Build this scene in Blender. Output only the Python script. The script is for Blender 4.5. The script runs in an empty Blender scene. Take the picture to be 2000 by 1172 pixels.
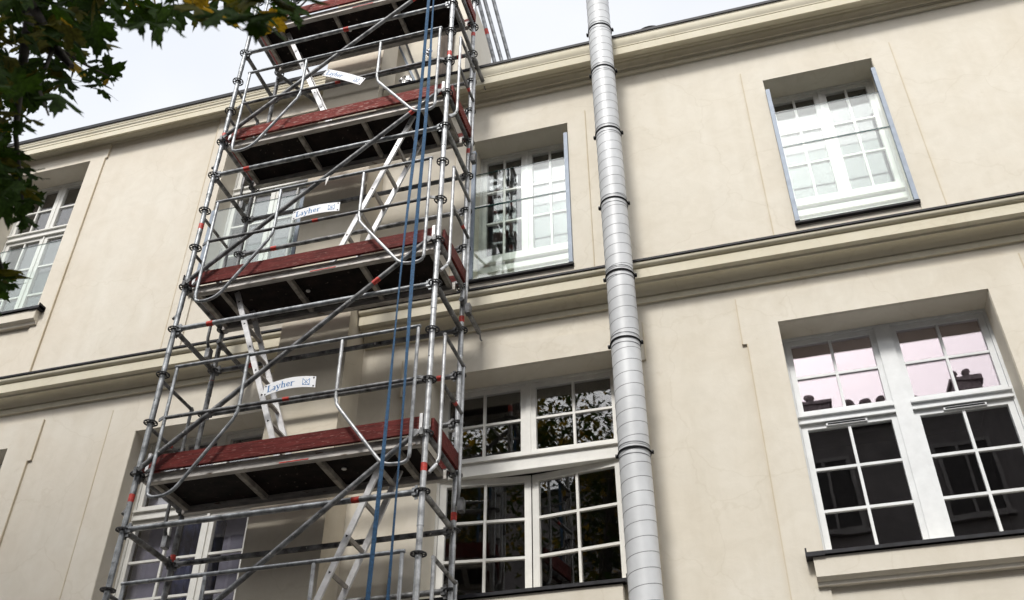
import bpy, math, random
from mathutils import Vector, Matrix, Euler
R = math.radians
scene = bpy.context.scene
col = scene.collection
rnd = random.Random(7)

# ------------------------------------------------------------------ camera, sky, sun, exposure
# metres; x runs along the facade, y into it, z up. Street level is z = GROUND.
GROUND = -4.5
CAM = Vector((5.094, -6.391, -2.930))
CAM_M = Euler((R(127.499), 0, 0)).to_matrix()
CAM_M = Matrix.Rotation(R(15.94), 3, 'Z') @ CAM_M @ Matrix.Rotation(R(0.131), 3, 'Z')
cd = bpy.data.cameras.new('camera')
cam = bpy.data.objects.new('camera', cd)
col.objects.link(cam)
cam.matrix_world = Matrix.Translation(CAM) @ CAM_M.to_4x4()
cd.sensor_width = 36.0
cd.lens = 36.0 * 1947.9 / 2000.0
cd.clip_end = 500
cd.dof.use_dof = True
cd.dof.focus_distance = 10.5
cd.dof.aperture_fstop = 3.2
scene.camera = cam

CLOUD = 4.4
SUN_EL, SUN_AZ = 48.0, -3.0            # azimuth measured from -y (behind the camera) towards +x
world = bpy.data.worlds.new('World')
scene.world = world
world.use_nodes = True
nt = world.node_tree
nt.nodes.clear()
sky = nt.nodes.new('ShaderNodeTexSky')
sky.sky_type = 'NISHITA'
sky.sun_disc = False
sky.sun_elevation = R(SUN_EL)
sky.sun_rotation = R(180 - SUN_AZ)
sky.altitude = 50
sky.air_density = 1.0
sky.dust_density = 3.0
sky.ozone_density = 1.0
hs = nt.nodes.new('ShaderNodeHueSaturation')
hs.inputs['Saturation'].default_value = 0.12
bg = nt.nodes.new('ShaderNodeBackground')
bg.inputs['Strength'].default_value = 0.15
wo = nt.nodes.new('ShaderNodeOutputWorld')
nt.links.new(sky.outputs[0], hs.inputs['Color'])
# a thin, even cloud layer veils the clear sky
tcw = nt.nodes.new('ShaderNodeTexCoord')
cn = nt.nodes.new('ShaderNodeTexNoise'); cn.inputs['Scale'].default_value = 1.5; cn.inputs['Detail'].default_value = 5; cn.inputs['Roughness'].default_value = 0.5
crp = nt.nodes.new('ShaderNodeValToRGB')
crp.color_ramp.elements[0].position = 0.32; crp.color_ramp.elements[1].position = 0.66
crp.color_ramp.elements[0].color = (0.84, 0.885, 0.965, 1); crp.color_ramp.elements[1].color = (1.16, 1.15, 1.14, 1)
csc = nt.nodes.new('ShaderNodeVectorMath'); csc.operation = 'SCALE'; csc.inputs['Scale'].default_value = CLOUD
cmx = nt.nodes.new('ShaderNodeMix'); cmx.data_type = 'RGBA'; cmx.inputs['Factor'].default_value = 0.6
nt.links.new(tcw.outputs['Generated'], cn.inputs['Vector']); nt.links.new(cn.outputs['Fac'], crp.inputs[0])
nt.links.new(crp.outputs[0], csc.inputs[0]); nt.links.new(hs.outputs[0], cmx.inputs['A']); nt.links.new(csc.outputs[0], cmx.inputs['B'])
nt.links.new(cmx.outputs['Result'], bg.inputs['Color'])
nt.links.new(bg.outputs[0], wo.inputs['Surface'])

sd = bpy.data.lights.new('sun', 'SUN')
sd.energy = 1.5
sd.angle = R(10)
sd.color = (1.0, 0.96, 0.90)
sun = bpy.data.objects.new('sun', sd)
col.objects.link(sun)
to_sun = Vector((math.sin(R(SUN_AZ)) * math.cos(R(SUN_EL)), -math.cos(R(SUN_AZ)) * math.cos(R(SUN_EL)), math.sin(R(SUN_EL))))
sun.rotation_euler = to_sun.to_track_quat('Z', 'Y').to_euler()
sun.location = (8, -12, 14)

vs = scene.view_settings
vs.view_transform = 'Standard'
vs.look = 'None'
vs.gamma = 1.0
vs.use_curve_mapping = False
vs.exposure = 0.94
scene.cycles.use_denoising = True
scene.cycles.max_bounces = 8
scene.cycles.transparent_max_bounces = 16

# ------------------------------------------------------------------ helpers
def project(p):
    d = CAM_M.transposed() @ (Vector(p) - CAM)
    if d.z >= -0.05:
        return None
    return (1000 + 1947.9 * d.x / -d.z, 586 - 1947.9 * d.y / -d.z)

def ray(u, v):
    return (CAM_M @ Vector(((u - 1000) / 1947.9, -(v - 586) / 1947.9, -1))).normalized()

class MB:
    def __init__(s):
        s.v, s.f, s.sm, s.mi = [], [], [], []
    def face(s, idx, smooth=False, mi=0):
        s.f.append(idx); s.sm.append(smooth); s.mi.append(mi)
    def box(s, x0, x1, y0, y1, z0, z1, mi=0):
        b = len(s.v)
        s.v += [(x0, y0, z0), (x1, y0, z0), (x1, y1, z0), (x0, y1, z0), (x0, y0, z1), (x1, y0, z1), (x1, y1, z1), (x0, y1, z1)]
        for q in ((0, 3, 2, 1), (4, 5, 6, 7), (0, 1, 5, 4), (1, 2, 6, 5), (2, 3, 7, 6), (3, 0, 4, 7)):
            s.face([b + i for i in q], mi=mi)
        return s
    def quad(s, a, b_, c, d, mi=0):
        b = len(s.v); s.v += [tuple(a), tuple(b_), tuple(c), tuple(d)]; s.face([b, b + 1, b + 2, b + 3], mi=mi); return s
    def bar(s, p, q, w, h, up=(0, 0, 1), mi=0):
        p, q, up = Vector(p), Vector(q), Vector(up)
        d = (q - p).normalized(); a = d.cross(up).normalized() * w / 2; c = a.cross(d).normalized() * h / 2
        b = len(s.v)
        for e in (p, q):
            s.v += [tuple(e - a - c), tuple(e + a - c), tuple(e + a + c), tuple(e - a + c)]
        for f in ((0, 1, 5, 4), (1, 2, 6, 5), (2, 3, 7, 6), (3, 0, 4, 7), (3, 2, 1, 0), (4, 5, 6, 7)):
            s.face([b + i for i in f], mi=mi)
        return s
    def tube(s, pts, r, n=12, cap=True, mi=0):
        pts = [Vector(p) for p in pts]
        rs = r if isinstance(r, (list, tuple)) else [r] * len(pts)
        rings = []
        for i, p in enumerate(pts):
            if i == 0: d = pts[1] - p
            elif i == len(pts) - 1: d = p - pts[-2]
            else: d = (pts[i + 1] - p).normalized() + (p - pts[i - 1]).normalized()
            d.normalize()
            ref = Vector((0, 0, 1)) if abs(d.z) < 0.93 else Vector((0, 1, 0))
            a = d.cross(ref).normalized(); c = a.cross(d)
            b = len(s.v)
            s.v += [tuple(p + (a * math.cos(2 * math.pi * k / n) + c * math.sin(2 * math.pi * k / n)) * rs[i]) for k in range(n)]
            rings.append(b)
        for i in range(len(rings) - 1):
            A, B = rings[i], rings[i + 1]
            for k in range(n):
                s.face([A + k, B + k, B + (k + 1) % n, A + (k + 1) % n][::-1], True, mi)
        if cap:
            for i, rev in ((0, False), (-1, True)):
                b = len(s.v); s.v += [s.v[rings[i] + k] for k in range(n)]
                q = [b + k for k in range(n)]
                s.face(q[::-1] if rev else q, mi=mi)
        return s
    def extrude_x(s, prof, x0, x1, mi=0):      # prof: closed loop of (y, z)
        b = len(s.v); n = len(prof)
        s.v += [(x0, y, z) for y, z in prof] + [(x1, y, z) for y, z in prof]
        for k in range(n):
            s.face([b + k, b + (k + 1) % n, b + n + (k + 1) % n, b + n + k], mi=mi)
        s.face([b + k for k in range(n)][::-1], mi=mi); s.face([b + n + k for k in range(n)], mi=mi)
        return s
    def mesh(s, name, mats):
        m = bpy.data.meshes.new(name)
        m.from_pydata(s.v, [], s.f)
        m.polygons.foreach_set('use_smooth', s.sm)
        m.polygons.foreach_set('material_index', s.mi)
        for mt in (mats if isinstance(mats, (list, tuple)) else [mats]):
            m.materials.append(mt)
        m.validate()
        return m
    def build(s, name, mats, parent=None):
        return put(name, s.mesh(name, mats), parent)

def put(name, mesh, parent=None, loc=None, rot=None, scale=None):
    o = bpy.data.objects.new(name, mesh)
    col.objects.link(o)
    if parent: o.parent = parent
    if loc is not None: o.location = loc
    if rot is not None: o.rotation_euler = rot
    if scale is not None: o.scale = scale
    return o

def empty(name, loc=(0, 0, 0)):
    return put(name, None, None, loc)

def tag(o, label, cat, group=None, kind=None):
    o['label'] = label
    o['category'] = cat
    if group: o['group'] = group
    if kind: o['kind'] = kind
    return o

# ------------------------------------------------------------------ materials
def mat(name, base, rough=0.6, metal=0.0, var=0.12, scale=6.0, bump=0.0, bscale=60.0, spec=0.5, rnd_amt=0.0, col2=None, detail=5.0, stretch=None, specks=None):
    m = bpy.data.materials.new(name)
    m.use_nodes = True
    t = m.node_tree; N = t.nodes; L = t.links
    p = N['Principled BSDF']
    p.inputs['Roughness'].default_value = rough
    p.inputs['Metallic'].default_value = metal
    p.inputs['Specular IOR Level'].default_value = spec
    tc = N.new('ShaderNodeTexCoord')
    vec = tc.outputs['Object']
    if stretch:
        mp = N.new('ShaderNodeMapping'); mp.inputs['Scale'].default_value = stretch
        L.new(vec, mp.inputs[0]); vec = mp.outputs[0]
    nz = N.new('ShaderNodeTexNoise'); nz.inputs['Scale'].default_value = scale; nz.inputs['Detail'].default_value = detail
    nz.inputs['Roughness'].default_value = 0.6
    L.new(vec, nz.inputs['Vector'])
    rp = N.new('ShaderNodeValToRGB')
    c2 = col2 if col2 else [c * (1 - var * 2.2) for c in base]
    rp.color_ramp.elements[0].position = 0.3; rp.color_ramp.elements[1].position = 0.68
    rp.color_ramp.elements[0].color = (*c2, 1)
    rp.color_ramp.elements[1].color = (*[min(1, c * (1 + var)) for c in base], 1)
    L.new(nz.outputs['Fac'], rp.inputs[0])
    out = rp.outputs[0]
    if rnd_amt:
        oi = N.new('ShaderNodeObjectInfo')
        mr = N.new('ShaderNodeMapRange'); mr.inputs['To Min'].default_value = 1 - rnd_amt; mr.inputs['To Max'].default_value = 1 + rnd_amt
        L.new(oi.outputs['Random'], mr.inputs['Value'])
        mx = N.new('ShaderNodeMix'); mx.data_type = 'RGBA'; mx.blend_type = 'MULTIPLY'; mx.inputs['Factor'].default_value = 1
        L.new(out, mx.inputs['A']); L.new(mr.outputs[0], mx.inputs['B']); out = mx.outputs['Result']
    if specks:
        sc_, th, ss = specks
        n3 = N.new('ShaderNodeTexNoise'); n3.inputs['Scale'].default_value = ss; n3.inputs['Detail'].default_value = 3
        L.new(vec, n3.inputs['Vector'])
        r3 = N.new('ShaderNodeValToRGB'); r3.color_ramp.elements[0].position = th - 0.03; r3.color_ramp.elements[1].position = th + 0.03
        L.new(n3.outputs['Fac'], r3.inputs[0])
        mx = N.new('ShaderNodeMix'); mx.data_type = 'RGBA'; L.new(r3.outputs[0], mx.inputs['Factor'])
        L.new(out, mx.inputs['A']); mx.inputs['B'].default_value = (*sc_, 1); out = mx.outputs['Result']
    L.new(out, p.inputs['Base Color'])
    if bump:
        n2 = N.new('ShaderNodeTexNoise'); n2.inputs['Scale'].default_value = bscale; n2.inputs['Detail'].default_value = 4
        L.new(vec, n2.inputs['Vector'])
        b = N.new('ShaderNodeBump'); b.inputs['Strength'].default_value = bump; b.inputs['Distance'].default_value = 0.01
        L.new(n2.outputs['Fac'], b.inputs['Height']); L.new(b.outputs[0], p.inputs['Normal'])
    return m

def plaster(name, base, warm, streak=True):
    """painted lime render: trowel clouds, a warmer patchiness, faint rain streaks, fine grain"""
    m = bpy.data.materials.new(name); m.use_nodes = True
    t = m.node_tree; N = t.nodes; L = t.links
    p = N['Principled BSDF']; p.inputs['Roughness'].default_value = 0.9; p.inputs['Specular IOR Level'].default_value = 0.15
    tc = N.new('ShaderNodeTexCoord')
    def noise(scale, detail, sc=None, dist=0.0):
        v = tc.outputs['Object']
        if sc:
            mp = N.new('ShaderNodeMapping'); mp.inputs['Scale'].default_value = sc; L.new(v, mp.inputs[0]); v = mp.outputs[0]
        n = N.new('ShaderNodeTexNoise'); n.inputs['Scale'].default_value = scale; n.inputs['Detail'].default_value = detail
        n.inputs['Roughness'].default_value = 0.62; n.inputs['Distortion'].default_value = dist
        L.new(v, n.inputs['Vector']); return n.outputs['Fac']
    def ramp(f, a, b, ca, cb):
        r = N.new('ShaderNodeValToRGB'); r.color_ramp.elements[0].position = a; r.color_ramp.elements[1].position = b
        r.color_ramp.elements[0].color = (*ca, 1); r.color_ramp.elements[1].color = (*cb, 1); L.new(f, r.inputs[0]); return r.outputs[0]
    def mul(a, b, fac):
        x = N.new('ShaderNodeMix'); x.data_type = 'RGBA'; x.blend_type = 'MULTIPLY'; x.inputs['Factor'].default_value = fac
        L.new(a, x.inputs['A']); L.new(b, x.inputs['B']); return x.outputs['Result']
    c = ramp(noise(1.1, 6, None, 0.6), 0.33, 0.67, warm, base)
    c = mul(c, ramp(noise(4.5, 8, None, 1.2), 0.25, 0.62, (0.89, 0.88, 0.86), (1, 1, 1)), 0.6)
    if streak:
        c = mul(c, ramp(noise(1.0, 5, (5.0, 5.0, 0.35)), 0.3, 0.56, (0.90, 0.885, 0.85), (1, 1, 1)), 0.38)
    c = mul(c, ramp(noise(11, 3), 0.68, 0.76, (1, 1, 1), (0.90, 0.885, 0.86)), 0.6)
    # a few hairline cracks
    vo = N.new('ShaderNodeTexVoronoi'); vo.feature = 'DISTANCE_TO_EDGE'; vo.inputs['Scale'].default_value = 0.8
    dn = N.new('ShaderNodeTexNoise'); dn.inputs['Scale'].default_value = 2.2; dn.inputs['Detail'].default_value = 6
    L.new(tc.outputs['Object'], dn.inputs['Vector'])
    dm = N.new('ShaderNodeVectorMath'); dm.operation = 'MULTIPLY_ADD'; dm.inputs[1].default_value = (0.5, 0.5, 0.5)
    L.new(dn.outputs['Color'], dm.inputs[0]); L.new(tc.outputs['Object'], dm.inputs[2]); L.new(dm.outputs[0], vo.inputs['Vector'])
    c = mul(c, ramp(vo.outputs['Distance'], 0.0025, 0.007, (0.86, 0.84, 0.80), (1, 1, 1)), 0.35)
    L.new(c, p.inputs['Base Color'])
    b1 = N.new('ShaderNodeBump'); b1.inputs['Strength'].default_value = 0.35; b1.inputs['Distance'].default_value = 0.006
    L.new(noise(7, 9, None, 0.8), b1.inputs['Height'])
    b2 = N.new('ShaderNodeBump'); b2.inputs['Strength'].default_value = 0.25; b2.inputs['Distance'].default_value = 0.003
    L.new(noise(140, 3), b2.inputs['Height']); L.new(b1.outputs[0], b2.inputs['Normal'])
    L.new(b2.outputs[0], p.inputs['Normal'])
    return m

def glass(name, ior, tint=(1, 1, 1), refl=(1, 1, 1), wav=0.007, wscale=2.5):
    m = bpy.data.materials.new(name); m.use_nodes = True
    t = m.node_tree; N = t.nodes; L = t.links
    N.remove(N['Principled BSDF'])
    out = N['Material Output']
    tr = N.new('ShaderNodeBsdfTransparent'); tr.inputs[0].default_value = (*tint, 1)
    gl = N.new('ShaderNodeBsdfGlossy'); gl.inputs['Color'].default_value = (*refl, 1); gl.inputs['Roughness'].default_value = 0.0
    fr = N.new('ShaderNodeFresnel'); fr.inputs['IOR'].default_value = ior
    # facing-side fresnel only, so that light leaving the pane is treated alike
    ge = N.new('ShaderNodeNewGeometry')
    im = N.new('ShaderNodeMapRange'); im.inputs['To Min'].default_value = ior; im.inputs['To Max'].default_value = 1.0 / ior
    L.new(ge.outputs['Backfacing'], im.inputs['Value']); L.new(im.outputs[0], fr.inputs['IOR'])
    mx = N.new('ShaderNodeMixShader')
    tc = N.new('ShaderNodeTexCoord')
    nz = N.new('ShaderNodeTexNoise'); nz.inputs['Scale'].default_value = wscale; nz.inputs['Detail'].default_value = 1.5
    oi = N.new('ShaderNodeObjectInfo'); ad = N.new('ShaderNodeVectorMath'); ad.operation = 'ADD'
    ml = N.new('ShaderNodeMath'); ml.operation = 'MULTIPLY'; ml.inputs[1].default_value = 37.0
    L.new(oi.outputs['Random'], ml.inputs[0]); L.new(tc.outputs['Object'], ad.inputs[0]); L.new(ml.outputs[0], ad.inputs[1])
    L.new(ad.outputs[0], nz.inputs['Vector'])
    bp = N.new('ShaderNodeBump'); bp.inputs['Strength'].default_value = wav; bp.inputs['Distance'].default_value = 0.1
    L.new(nz.outputs['Fac'], bp.inputs['Height']); L.new(bp.outputs[0], gl.inputs['Normal'])
    L.new(fr.outputs[0], mx.inputs[0]); L.new(tr.outputs[0], mx.inputs[1]); L.new(gl.outputs[0], mx.inputs[2])
    L.new(mx.outputs[0], out.inputs['Surface'])
    return m

M = {}
M['plaster'] = plaster('cream_plaster', (0.725, 0.685, 0.60), (0.69, 0.64, 0.545))
M['plaster_left'] = plaster('cream_plaster_left', (0.715, 0.675, 0.595), (0.68, 0.625, 0.535))
M['mould'] = plaster('cornice_plaster', (0.71, 0.67, 0.55), (0.67, 0.62, 0.485), streak=False)
M['shaft'] = plaster('shaft_plaster', (0.71, 0.655, 0.55), (0.67, 0.61, 0.50))
M['bead'] = plaster('ochre_stain_shade', (0.66, 0.60, 0.49), (0.58, 0.50, 0.37))  # warm tone for stained surround edges and the shade of their gaps
M['zinc_dark'] = mat('dark_zinc', (0.020, 0.020, 0.025), 0.6, 0.0, 0.35, 9, spec=0.3)
M['white_paint'] = mat('white_window_paint', (0.74, 0.735, 0.70), 0.42, 0, 0.04, 8)
M['grey_paint'] = mat('cool_white_window_paint', (0.72, 0.74, 0.75), 0.42, 0, 0.04, 8)
M['glass'] = glass('window_glass', 1.75)
M['glass_pink'] = glass('coated_window_glass', 2.9, refl=(1.0, 0.885, 0.935))
M['glass_bal'] = glass('balustrade_glass', 1.66, tint=(0.95, 0.985, 0.97), wav=0.006, wscale=1.2)
M['glass_edge'] = mat('green_glass_edge', (0.008, 0.055, 0.05), 0.15, 0, 0.2, 20)
M['alu'] = mat('brushed_aluminium', (0.25, 0.29, 0.35), 0.6, 0.25, 0.08, 12)
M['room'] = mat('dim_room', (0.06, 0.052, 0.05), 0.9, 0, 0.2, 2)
M['blind'] = mat('dark_blind', (0.05, 0.045, 0.045), 0.85, 0, 0.15, 3)
M['galv'] = mat('galvanised_tube', (0.33, 0.345, 0.36), 0.45, 0.6, 0.32, 14, 0.12, 80, rnd_amt=0.12, specks=((0.62, 0.60, 0.56), 0.72, 26))
M['galv_dull'] = mat('weathered_galvanised_tube', (0.22, 0.223, 0.228), 0.55, 0.5, 0.40, 11, 0.2, 60, rnd_amt=0.15, specks=((0.55, 0.53, 0.49), 0.71, 30))
M['galv_light'] = mat('bright_galvanised_tube', (0.46, 0.47, 0.48), 0.45, 0.55, 0.25, 13, 0.12, 80, rnd_amt=0.1)
M['cast'] = mat('dark_steel_casting', (0.045, 0.045, 0.048), 0.6, 0.5, 0.35, 30, rnd_amt=0.2)
M['red_band'] = mat('red_marking_paint', (0.55, 0.045, 0.03), 0.5, 0, 0.25, 40)
M['toe'] = mat('red_brown_toe_board', (0.125, 0.021, 0.018), 0.62, 0, 0.25, 9, 0.25, 50, col2=(0.065, 0.011, 0.009), spec=0.12, specks=((0.26, 0.13, 0.11), 0.655, 34), stretch=(0.5, 4, 6))
M['toe_worn'] = mat('worn_red_toe_board', (0.185, 0.036, 0.029), 0.65, 0, 0.3, 16, 0.25, 50, col2=(0.095, 0.014, 0.012), spec=0.12, specks=((0.38, 0.24, 0.21), 0.62, 26), stretch=(0.6, 4, 5))
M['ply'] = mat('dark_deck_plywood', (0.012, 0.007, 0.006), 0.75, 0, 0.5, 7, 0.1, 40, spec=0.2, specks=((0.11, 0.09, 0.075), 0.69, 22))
M['beam'] = mat('deck_aluminium', (0.50, 0.475, 0.445), 0.5, 0.35, 0.22, 8, 0.1, 50, stretch=(0.6, 3, 3), specks=((0.17, 0.12, 0.09), 0.66, 14))
M['rib'] = mat('deck_rib_aluminium', (0.34, 0.315, 0.28), 0.6, 0.25, 0.3, 10)
M['ladder'] = mat('ladder_aluminium', (0.70, 0.695, 0.70), 0.40, 0.4, 0.12, 12, rnd_amt=0.05)
M['rung'] = mat('ladder_rung_aluminium', (0.40, 0.37, 0.34), 0.5, 0.4, 0.2, 12)
M['black'] = mat('black_rubber', (0.010, 0.010, 0.012), 0.7, 0, 0.3, 20, spec=0.15)
M['duct'] = mat('galvanised_duct', (0.58, 0.595, 0.61), 0.5, 0.05, 0.09, 3.5, 0.06, 12, stretch=(1, 1, 0.6), rnd_amt=0.04)
M['duct_seam'] = mat('duct_seam', (0.20, 0.205, 0.215), 0.45, 0.4, 0.15, 10)
M['strap'] = mat('blue_webbing', (0.030, 0.098, 0.20), 0.8, 0, 0.25, 60, 0.3, 250)
M['sign_white'] = mat('white_sign_sheet', (0.80, 0.81, 0.83), 0.45, 0, 0.03, 8)
M['sign_blue'] = mat('blue_sign_print', (0.025, 0.17, 0.44), 0.5, 0, 0.1, 20)
M['bark'] = mat('maple_bark', (0.045, 0.038, 0.03), 0.9, 0, 0.4, 12, 0.5, 25)
M['asphalt'] = mat('asphalt', (0.05, 0.05, 0.052), 0.9, 0, 0.25, 30, 0.3, 120)
M['paving'] = mat('pavement_stone', (0.11, 0.105, 0.10), 0.85, 0, 0.2, 5, 0.2, 60)
M['kerb'] = mat('granite_kerb', (0.30, 0.295, 0.29), 0.8, 0, 0.2, 40)
M['opp'] = mat('opposite_plaster', (0.19, 0.17, 0.17), 0.9, 0, 0.12, 1.2)
M['opp_trim'] = mat('opposite_trim', (0.28, 0.26, 0.255), 0.9, 0, 0.1, 2)
M['roof'] = mat('slate_roof', (0.07, 0.07, 0.078), 0.7, 0, 0.25, 6)
M['brick'] = mat('chimney_plaster', (0.26, 0.23, 0.23), 0.85, 0, 0.25, 14)
M['timber'] = mat('grey_timber', (0.10, 0.075, 0.058), 0.85, 0, 0.35, 5, 0.3, 40, stretch=(6, 6, 0.7))
M['foil'] = mat('crumpled_foil', (0.55, 0.55, 0.56), 0.25, 0.9, 0.4, 20, 0.6, 30)
M['curtain'] = mat('dark_blue_curtain', (0.035, 0.045, 0.11), 0.85, 0, 0.3, 8)
M['lilac'] = mat('lilac_blind', (0.19, 0.185, 0.24), 0.9, 0, 0.1, 4)
M['paper'] = mat('white_tape_scrap', (0.72, 0.70, 0.67), 0.7, 0, 0.05, 10)

def leaf_mat(name, c, tr):
    m = bpy.data.materials.new(name); m.use_nodes = True
    t = m.node_tree; N = t.nodes; L = t.links
    p = N['Principled BSDF']; p.inputs['Roughness'].default_value = 0.75; p.inputs['Specular IOR Level'].default_value = 0.08
    tc = N.new('ShaderNodeTexCoord')
    nz = N.new('ShaderNodeTexNoise'); nz.inputs['Scale'].default_value = 9; nz.inputs['Detail'].default_value = 4
    L.new(tc.outputs['Object'], nz.inputs['Vector'])
    rp = N.new('ShaderNodeValToRGB'); rp.color_ramp.elements[0].color = (*[k * 0.6 for k in c], 1); rp.color_ramp.elements[1].color = (*[k * 1.3 for k in c], 1)
    rp.color_ramp.elements[0].position = 0.35; rp.color_ramp.elements[1].position = 0.65
    L.new(nz.outputs['Fac'], rp.inputs[0]); L.new(rp.outputs[0], p.inputs['Base Color'])
    tl = N.new('ShaderNodeBsdfTranslucent'); mx0 = N.new('ShaderNodeMix'); mx0.data_type = 'RGBA'; mx0.blend_type = 'MULTIPLY'; mx0.inputs['Factor'].default_value = 1
    L.new(rp.outputs[0], mx0.inputs['A']); mx0.inputs['B'].default_value = (*tr, 1); L.new(mx0.outputs['Result'], tl.inputs[0])
    mx = N.new('ShaderNodeMixShader'); mx.inputs[0].default_value = 0.35
    L.new(p.outputs[0], mx.inputs[1]); L.new(tl.outputs[0], mx.inputs[2]); L.new(mx.outputs[0], N['Material Output'].inputs['Surface'])
    return m
M['leaf_green'] = leaf_mat('maple_leaf_green', (0.022, 0.043, 0.009), (1.3, 1.4, 0.5))
M['leaf_olive'] = leaf_mat('maple_leaf_olive', (0.060, 0.062, 0.011), (1.6, 1.4, 0.4))
M['leaf_yellow'] = leaf_mat('maple_leaf_yellow', (0.22, 0.155, 0.022), (1.8, 1.5, 0.4))

# ------------------------------------------------------------------ ground
def structure(o):
    o['kind'] = 'structure'; return o
g = MB(); g.quad((-150, -150, GROUND - 0.12), (150, -150, GROUND - 0.12), (150, 150, GROUND - 0.12), (-150, 150, GROUND - 0.12))
structure(g.build('ground', M['asphalt']))
structure(MB().box(-60, 60, -3.6, 1.6, GROUND - 0.30, GROUND).build('pavement', M['paving']))
structure(MB().box(-60, 60, -3.75, -3.604, GROUND - 0.30, GROUND - 0.004).build('kerb', M['kerb']))
structure(MB().box(-60, 60, -15.0, -11.6, GROUND - 0.30, GROUND).build('pavement', M['paving']))
structure(MB().box(-60, 60, -11.596, -11.45, GROUND - 0.30, GROUND - 0.004).build('kerb', M['kerb']))

# ------------------------------------------------------------------ the facade
WY = 1.25           # face of the wall
WB = 1.62           # back of the wall
FY = 1.52           # face of the window frames

def wall_mesh(name, m, x0, x1, z0, z1, holes, parent):
    xs = sorted({x0, x1, *[h[0] for h in holes], *[h[1] for h in holes]})
    zs = sorted({z0, z1, *[h[2] for h in holes], *[h[3] for h in holes]})
    mb = MB()
    def inside(x, z): return any(h[0] < x < h[1] and h[2] < z < h[3] for h in holes)
    for i in range(len(xs) - 1):
        for k in range(len(zs) - 1):
            if inside((xs[i] + xs[i + 1]) / 2, (zs[k] + zs[k + 1]) / 2): continue
            a, b, c, d = xs[i], xs[i + 1], zs[k], zs[k + 1]
            mb.quad((a, WY, c), (b, WY, c), (b, WY, d), (a, WY, d))
            mb.quad((b, WB, c), (a, WB, c), (a, WB, d), (b, WB, d))
    for a, b, c, d in holes:
        mb.quad((a, WY, c), (a, WB, c), (b, WB, c), (b, WY, c)); mb.quad((a, WY, d), (b, WY, d), (b, WB, d), (a, WB, d))
        mb.quad((a, WY, c), (a, WY, d), (a, WB, d), (a, WB, c)); mb.quad((b, WY, c), (b, WB, c), (b, WB, d), (b, WY, d))
    for x in (x0, x1):
        mb.quad((x, WY, z0), (x, WB, z0), (x, WB, z1), (x, WY, z1))
    mb.quad((x0, WY, z1), (x1, WY, z1), (x1, WB, z1), (x0, WB, z1))
    return mb.build(name, m, parent)

SPLIT = 0.98
bldR = tag(empty('apartment_building', (6, 1.25, GROUND)), 'cream plastered building with the spiral duct and lower roof edge, right of the scaffold', 'building')
bldL = tag(empty('apartment_building', (-5, 1.25, GROUND)), 'cream plastered building wing with the higher roof edge, left of the scaffold', 'building')
INV = {}
def adopt(o, parent):
    o.parent = parent
    base = parent.matrix_world if False else Matrix.Translation(parent.location)
    o.matrix_parent_inverse = base.inverted()
    return o
def part(mb, name, m, parent):
    return adopt(mb.build(name, m), parent)

HR = {'W1': (5.75, 6.88, 3.50, 5.575), 'W2': (2.45, 3.56, 3.49, 5.555), 'LR': (5.41, 7.18, 0.20, 2.385), 'M': (2.11, 3.88, 0.15, 2.36),
      'E': (9.05, 10.18, 3.50, 5.575), 'E2': (8.71, 10.48, 0.20, 2.385)}
HL = {'UL': (-4.24, -3.01, 4.24, 6.75), 'LU': (-0.86, 0.37, 4.24, 6.75), 'LL': (-1.15, 0.62, 0.10, 2.29), 'FL': (-4.47, -2.71, 0.10, 2.31)}
adopt(wall_mesh('wall', M['plaster'], SPLIT, 13.0, GROUND, 6.42, list(HR.values()), None), bldR)
adopt(wall_mesh('wall', M['plaster_left'], -13.0, SPLIT - 0.004, GROUND, 7.2, list(HL.values()), None), bldL)

def arc(y0, z0, y1, z1, bulge, n=6):
    """points from (y0,z0) to (y1,z1) bowed sideways"""
    out = []
    dy, dz = y1 - y0, z1 - z0
    ln = math.hypot(dy, dz); ny, nz_ = -dz / ln, dy / ln
    for i in range(n + 1):
        t = i / n; h = bulge * 4 * t * (1 - t)
        out.append((y0 + dy * t + ny * h, z0 + dz * t + nz_ * h))
    return out

IN = WY + 0.05       # mouldings are let into the wall
def string_course(b, x0, x1, dz, m):
    P = [(IN, 2.84 + dz), (1.222, 2.84 + dz), (1.218, 2.900 + dz), (1.238, 2.902 + dz), (1.238, 2.908 + dz), (1.206, 2.910 + dz), (1.198, 2.93 + dz)]
    P += arc(1.198, 2.935 + dz, 1.095, 2.965 + dz, -0.022)[1:]
    P += [(1.085, 2.965 + dz), (1.083, 2.985 + dz), (1.032, 2.998 + dz), (1.030, 3.10 + dz), (1.043, 3.104 + dz), (1.043, 3.118 + dz)]
    P += arc(1.022, 3.118 + dz, 1.000, 3.168 + dz, 0.012, 5)
    P += [(1.03, 3.172 + dz), (IN, 3.24 + dz)]
    part(MB().extrude_x(P[::-1], x0, x1), 'string_course', m, b)
    F = [(0.985, 3.168 + dz), (0.985, 3.190 + dz), (IN, 3.265 + dz), (IN, 3.250 + dz), (0.995, 3.178 + dz), (0.995, 3.168 + dz)]
    part(MB().extrude_x(F, x0, x1), 'flashing', M['zinc_dark'], b)
string_course(bldR, 1.36, 13.0, 0.0, M['mould'])
string_course(bldL, -13.0, 0.60, -0.08, M['mould'])

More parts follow.
